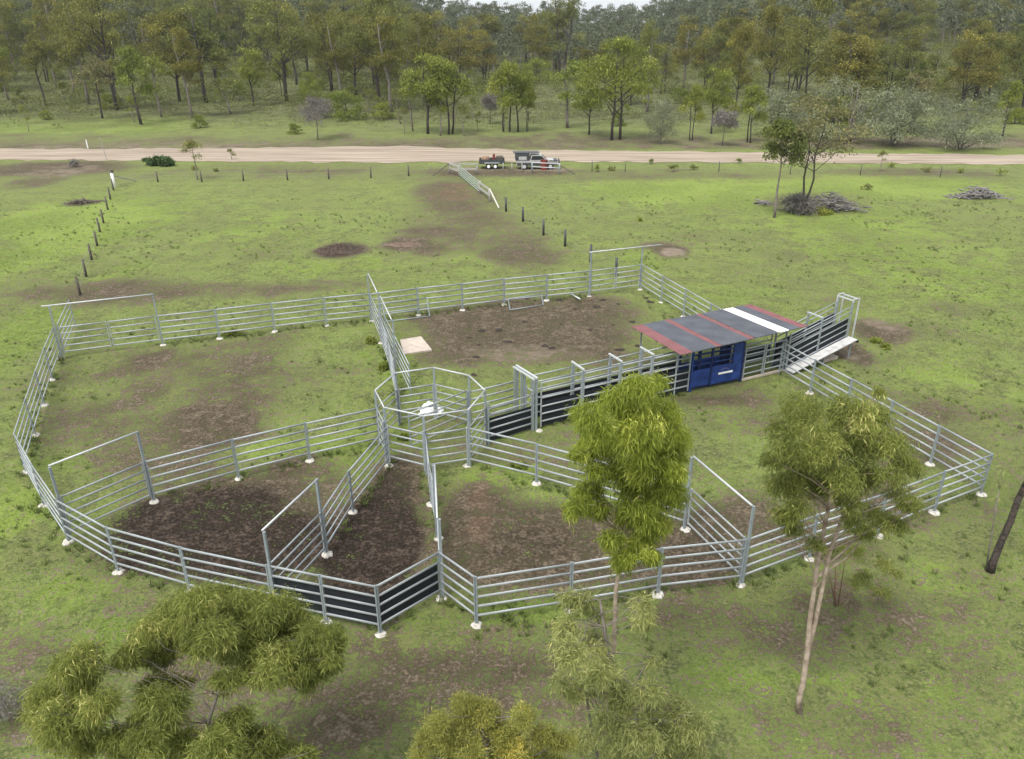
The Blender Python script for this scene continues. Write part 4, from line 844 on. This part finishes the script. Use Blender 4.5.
# forest fill
tw=[]; n=0; cand=0
rg=np.random.default_rng(5)
while n<232 and cand<12000:
    cand+=1
    d=118+rg.random()**.8*215+rg.random()*8; px=rg.uniform(-60,1084); x=(px-512)/FPX*d*.95; y=d
    if d<142 : continue
    # the open grassy slope and clearings
    if 520<px<600 and d<225: continue
    if px<430 and d<165 and rg.random()<.65: continue
    if 430<px<700 and d<172: continue
    if 205<px<262 and d<240 and rg.random()<.8: continue
    md=3.6+.008*d
    if any((x-a)**2+(y-b)**2<md*md for a,b in EX): continue
    EX.append((x,y)); z=float(terrain(x,y)); loc=Vector((x,y,z-.1))
    if px>640:
        k=['bronze','bronze','big','tall'][rg.integers(4)]; h=rg.uniform(11,15.5); lab='bronze-tinted gum in the dense wood behind the sage wattles'
    elif px>430:
        k=['tall','big','tall','bronze'][rg.integers(4)]; h=rg.uniform(13,19); lab='olive gum in the wood behind the open grassy slope'
    else:
        k=['tall','big','tall','big'][rg.integers(4)]; h=rg.uniform(13,21); lab='grey-green gum on the wooded slope behind the bright verge'
    if 560<px<640: h=min(h,rg.uniform(9,12))
    place(k,int(rg.integers(4)),loc,h,lab,rg.uniform(.95,1.25),group=lab.replace('gum','gums',1)); n+=1
print('FOREST',n)
# undergrowth saplings in the wood edge
for i in range(150):
    px=rg.uniform(0,1020); d=130+rg.random()**.8*110; x=(px-512)/FPX*d*.95
    if 520<px<600: continue
    z=float(terrain(x,d)); k='sap' if rg.random()<.6 else 'dense'
    place(k,int(rg.integers(3)),(x,d,z-.05),rg.uniform(2.5,5.5) if k=='sap' else rg.uniform(1.5,3),'small understorey sapling among the trunks at the wood edge' if k=='sap' else 'low green scrub bush among the trunks at the wood edge',rg.uniform(.8,1.2),group='understorey saplings' if k=='sap' else 'scrub bushes in the wood',name='understorey_sapling' if k=='sap' else 'scrub_bush',cat='sapling' if k=='sap' else 'bush')
# far wood on the hill: one mass
def far_wood(y0,y1,N,seed,name,label,step=3.2):
    r=np.random.default_rng(seed); VV=[];TT=[];mb=MB(); 
    yy=r.uniform(y0,y1,N); xx=(r.uniform(-80,1104,N)-512)/FPX*yy*.97
    zz=terrain(xx,yy); hh=r.uniform(9,15,N)
    C=[];Rr=[]
    for x,y,z,h in zip(xx,yy,zz,hh):
        k=7; 
        for i in range(k): C.append((x+r.normal(0,h*.13),y+r.normal(0,h*.13),z+h*r.uniform(.5,.95))); Rr.append(h*.13)
        mb.tube([(x,y,z-1),(x+r.normal(0,.4),y,z+h*.8)],[.22,.07],4,False)
    V,F,t=leaves(C,Rr,44,.72,.45,.3,seed,.42,.8,tspread=.4)
    r_=empty(name,(0,0,0),label=label,cat='wood',kind='stuff'); 
    a=link('foliage',mesh_np('far_foliage',V,F,L_FAR,t),r_); a['kind']='stuff'; b=link('trunks',mb.mesh('far_trunks',BARKG),r_); b['kind']='stuff'
def undergrowth(N,seed):
    r=np.random.default_rng(seed); y=138+r.random(N)**.8*190; x=(r.uniform(-60,1084,N)-512)/FPX*y*.97; f=fbm(x,y,14,131)
    px=x*FPX/y/.97+512
    m=(f+r.normal(0,.06,N)>.36+.12*(1-sm(140,175,y))+.12*((px>515)&(px<600)&(y<220))); x=x[m];y=y[m]; K=len(x); z=terrain(x,y); h=r.uniform(.7,2.0,K)*(1+.9*sm(145,175,y))
    C=np.stack([x,y,z+h*.45],1); V,F,t=leaves(C,h*.7,36,.34,.16,.2,seed,.45,.9)
    o=link('undergrowth',mesh_np('undergrowth',V,F,L_OLV,t)); tag(o,'tangled low scrub covering the ground beneath the gums','undergrowth',kind='stuff')
undergrowth(10500,55)
far_wood(255,620,2600,77,'distant_wood','continuous wood covering the distant hillside')
# ------------------------------------------------------------------ logs, mounds, dung
def logpile(px,py,w_,d_,h_,n,label,seed,m=DEADW,name='log_pile',cat='log pile'):
    b=gp(px,py); r=np.random.default_rng(seed); mb=MB()
    for i in range(n):
        L=r.uniform(.5,1.7); a=r.normal(.1,.9); rr_=r.uniform(.02,.085); c=Vector((r.normal(0,w_/3.2),r.normal(0,d_/3.2),0)); c.z=r.uniform(.03,h_)*max(.12,1-abs(c.x)/(w_*.7)); dv=Vector((math.cos(a),math.sin(a),r.normal(0,.18)))*L/2
        mb.tube([c-dv,c+Vector(r.normal(0,.08,3)),c+dv],[rr_,rr_*.9,rr_*.45],6)
    o=link(name,mb.mesh(name,m,True)); o.location=b; tag(o,label,cat); return o
logpile(828,210,5.0,1.8,1.9,170,'pile of grey dead branches heaped under the paddock saplings',401)
bush(797,213,30,22,L_GRY,'twiggy grey brush heap between the two paddock saplings',name='brush_heap',seed=98,n=420,L=.6,w=.05,cat='brush heap',k=10,twig=DEADW)
logpile(766,205,1.5,.8,.4,16,'few grey logs lying beside the round-headed sapling',403,name='brush_heap',cat='brush heap')
logpile(978,198,4.2,1.7,1.15,150,'grey log heap alone in the open paddock',404)
logpile(82,203,2.6,.9,.35,30,'flat heap of dark branches beside the old wire fence',405,m=WOOD,name='brush_heap',cat='brush heap')
logpile(45,92,3.5,1.,.6,26,'fallen timber at the foot of the wood',406,m=WOOD,name='brush_heap',cat='brush heap').location=ground(48,92)
bush(18,762,60,44,L_GRY,'grey twiggy dead bush in the corner beside the weeping gum',name='dead_bush',seed=97,n=260,L=.16,w=.012,cat='dead bush',k=8,twig=DEADW)
bush(800,210,22,12,L_GRN,'green weeds growing through the branch pile',name='weed_clump',seed=91,n=150,L=.2,w=.08,cat='weeds',k=7)
bush(822,214,26,7,L_GRN,'low green weeds at the foot of the branch pile',name='weed_clump',seed=92,n=120,L=.2,w=.08,cat='weeds',k=7)
def mound(px,py,rx,ry,h,label,seed,m=SOIL):
    b=gp(px,py); n=30; V=[];F=[]; r=np.random.default_rng(seed); nz=r.random((n,n))
    for i in range(n):
        for j in range(n):
            u,v=i/(n-1)*2-1,j/(n-1)*2-1; th=math.atan2(v,u); q=math.hypot(u,v)*(1.12+.22*math.sin(3*th+seed)+.12*math.sin(7*th)); V.append((u*rx,v*ry,max(0,1-q**1.6)*h*(.45+.9*nz[i,j])-.03+.02*nz[i,j]*(q<1)))
    for i in range(n-1):
        for j in range(n-1): F.append((i*n+j,(i+1)*n+j,(i+1)*n+j+1,i*n+j+1))
    me=bpy.data.meshes.new('mound'); me.from_pydata(V,[],F); me.materials.append(m); o=link('earth_mound',me); o.location=b; tag(o,label,'mound')
mound(341,251,2.1,1.1,.5,'dark rough earth mound in the paddock behind the yards',1)
mound(403,245,1.7,.8,.16,'flatter greyish-brown earth scrape beside the dark mound',2,mat('pale_soil',(.13,.092,.072),.95,0,.25,5,1))
dp=[(575,309),(597,307),(603,300),(618,304),(561,324),(470,338),(545,346),(552,348),(638,346),(478,345),(508,342),(525,322),(560,300),(474,375),(620,350),(632,322),(590,330),(499,330),(482,331),(646,298),(650,302),(613,325),(476,357),(527,299)]
dm=None
for i,(x,y) in enumerate(dp):
    if dm is None:
        mb=MB(); n=12
        V=[(0,0,.09)];F=[]
        for k,(f,z) in enumerate(((.5,.08),(1,.0))):
            for j in range(n): t=6.283*j/n; q=f*.2*(1+.15*math.sin(3*t)); V.append((q*math.cos(t),q*math.sin(t),z))
        for j in range(n): F.append((0,1+j,1+(j+1)%n)); F.append((1+j,1+n+j,1+n+(j+1)%n,1+(j+1)%n))
        dm=bpy.data.meshes.new('dung'); dm.from_pydata(V,[],F); dm.materials.append(DUNG)
    o=link('dung_pat',dm); p=un(x,y,0); o.location=(p.x,p.y,.01); o.rotation_euler=(0,0,random.uniform(0,6)); s=random.uniform(.45,1.15); o.scale=(s*random.uniform(1,1.6),s,s*.6); tag(o,'dark dried dung pat on the bare earth of the back pen','dung pat','dung pats in the back pen')
# ------------------------------------------------------------------ grass tufts
def grass(N,x0,x1,y0,y1,hmin,hmax,w,seed,blades=4):
    r=np.random.default_rng(seed); x=r.uniform(x0,x1,N); y=y0+(y1-y0)*r.random(N)**1.35
    m=np.abs(x)<(y*.78+9); x=x[m];y=y[m]
    d,wt,p,l,o_,f=paint(x,y); nz=fbm(x,y,.9,91)
    keep=(d*1.1+(nz-.5)*1.6<r.uniform(.15,.85,len(x)))&(y<r.uniform(45,y1,len(x))); x=x[keep];y=y[keep];l=l[keep];d=d[keep]; M_=len(x); z=np.zeros(M_)
    X_=np.repeat(x,blades)+r.normal(0,.045,M_*blades); Y_=np.repeat(y,blades)+r.normal(0,.045,M_*blades); K=len(X_)
    a=r.uniform(0,6.283,K); h=r.uniform(hmin,hmax,K)*(1+.5*np.repeat(l,blades)); ln=r.uniform(.3,1.4,K)*h
    dx,dy=np.cos(a)*ln,np.sin(a)*ln; b=a+1.57+r.normal(0,.5,K); wx,wy=np.cos(b)*w/2,np.sin(b)*w/2
    V=np.stack([np.stack([X_-wx,Y_-wy,-.01+0*X_],1),np.stack([X_+wx,Y_+wy,-.01+0*X_],1),np.stack([X_+dx,Y_+dy,h],1)],1).reshape(-1,3)
    t=np.clip(.34+.42*np.repeat(l,blades)+r.normal(0,.16,K)-.2*np.repeat(d,blades),0,1)
    return V,np.arange(K*3).reshape(-1,3),np.repeat(t,3)
V,F,t=grass(420000,-60,60,4,80,.02,.065,.020,5,3)
g=link('grass',mesh_np('grass',V,F,L_GRASS,t,k=3)); tag(g,'short patchy grass growing over the paddock and pens','grass',kind='stuff')
def tufts(seed,segs,n_rand):
    r=np.random.default_rng(seed); P=[]
    for a,b in segs:
        L=(b-a).length; k=int(L*7)
        for _ in range(k):
            if r.random()<.55: q=a.lerp(b,r.random()); P.append((q.x+r.normal(0,.16),q.y+r.normal(0,.16)-.05,1))
    yy=5+75*r.random(n_rand)**1.2; xx=r.uniform(-1,1,n_rand)*(yy*.75+8); d=paint(xx,yy)[0]; k=(d<.45)&(fbm(xx,yy,3.5,141)>.53)
    for x,y in zip(xx[k],yy[k]): P.append((x,y,.8))
    P=np.array(P); B=16; K=len(P)*B; sc_=r.uniform(.4,1.1,len(P))*P[:,2]; S_=np.repeat(sc_,B)
    X_=np.repeat(P[:,0],B)+r.normal(0,.06,K)*S_; Y_=np.repeat(P[:,1],B)+r.normal(0,.06,K)*S_; a=r.uniform(0,6.283,K); h=r.uniform(.08,.26,K)*S_; ln=r.uniform(.3,1.1,K)*h; w=.028*S_
    dx,dy=np.cos(a)*ln,np.sin(a)*ln; wx,wy=-np.sin(a)*w/2,np.cos(a)*w/2; z=terrain(X_,Y_)
    V=np.stack([np.stack([X_-wx,Y_-wy,z-.02],1),np.stack([X_+wx,Y_+wy,z-.02],1),np.stack([X_+dx*.6+wx*.7,Y_+dy*.6+wy*.7,z+h*.8],1),np.stack([X_+dx,Y_+dy,z+h],1)],1).reshape(-1,3)
    t=np.clip(np.repeat(r.normal(.62,.2,len(P)),B)+r.normal(0,.1,K),0,1); return V,np.arange(K*4).reshape(-1,4),np.repeat(t,4)
segs=[(o.matrix_world@Vector((0,0,0)),None) for o in []]
for P_ in (o1,bk,fr,ia,ib,ic,idd,ie): segs+=[(P_[i].to_3d() if len(P_[i])==2 else P_[i],P_[i+1].to_3d() if len(P_[i+1])==2 else P_[i+1]) for i in range(len(P_)-1)]
segs.append((F1.to_3d(),FE.to_3d()))
V,F,t=tufts(9,segs,7000); g=link('grass_tufts',mesh_np('grass_tufts',V,F,L_GRASS,t)); tag(g,'longer grass tufts along the fence lines and dotted over the paddock','grass tufts',kind='stuff')
print('GRASS',len(F))
# ------------------------------------------------------------------ sky, sun, air
w=bpy.data.worlds.new('World'); sc.world=w; w.use_nodes=True; nt=w.node_tree; bg=nt.nodes['Background']
sky=nt.nodes.new('ShaderNodeTexSky'); sky.sky_type='NISHITA'; sky.sun_disc=False; SE,SA=R(60),R(215)
sky.sun_elevation=SE; sky.sun_rotation=SA; sky.air_density=1; sky.dust_density=3.5; sky.ozone_density=.6
hs=nt.nodes.new('ShaderNodeHueSaturation'); hs.inputs['Saturation'].default_value=.35; nt.links.new(sky.outputs[0],hs.inputs['Color'])
mxw=nt.nodes.new('ShaderNodeMix'); mxw.data_type='RGBA'; mxw.inputs['Factor'].default_value=.35; mxw.inputs[7].default_value=(9,9.4,10,1); nt.links.new(hs.outputs[0],mxw.inputs[6]); nt.links.new(mxw.outputs[2],bg.inputs['Color']); bg.inputs['Strength'].default_value=.118
sd=bpy.data.lights.new('sun','SUN'); sd.energy=2.1; sd.angle=R(22); sd.color=(1,.96,.9); so=bpy.data.objects.new('sun',sd); col.objects.link(so)
# direction TO the sun: azimuth SA measured clockwise from +Y
dv=Vector((math.sin(SA)*math.cos(SE),math.cos(SA)*math.cos(SE),math.sin(SE))); so.rotation_euler=dv.to_track_quat('Z','Y').to_euler()
HAZE=0.00011
if HAZE:
    hb_=link('haze',MB().box((-950,-90,-3),(950,1320,75)).mesh('haze',None)); m=bpy.data.materials.new('haze'); m.use_nodes=True; n=m.node_tree; n.nodes.clear(); o_=n.nodes.new('ShaderNodeOutputMaterial'); v=n.nodes.new('ShaderNodeVolumePrincipled'); v.inputs['Color'].default_value=(.9,.94,1,1); v.inputs['Density'].default_value=HAZE; n.links.new(v.outputs[0],o_.inputs['Volume']); hb_.data.materials.append(m); tag(hb_,'thin pale haze over the distant hill','haze',kind='stuff')
sc.view_settings.view_transform='Standard'; sc.view_settings.look='None'; sc.view_settings.gamma=1; sc.view_settings.exposure=0.87
sc.render.engine='CYCLES'; sc.cycles.max_bounces=5; sc.cycles.diffuse_bounces=3; sc.cycles.glossy_bounces=2; sc.cycles.transmission_bounces=2; sc.cycles.transparent_max_bounces=4; sc.cycles.volume_bounces=0
sc.cycles.use_denoising=True
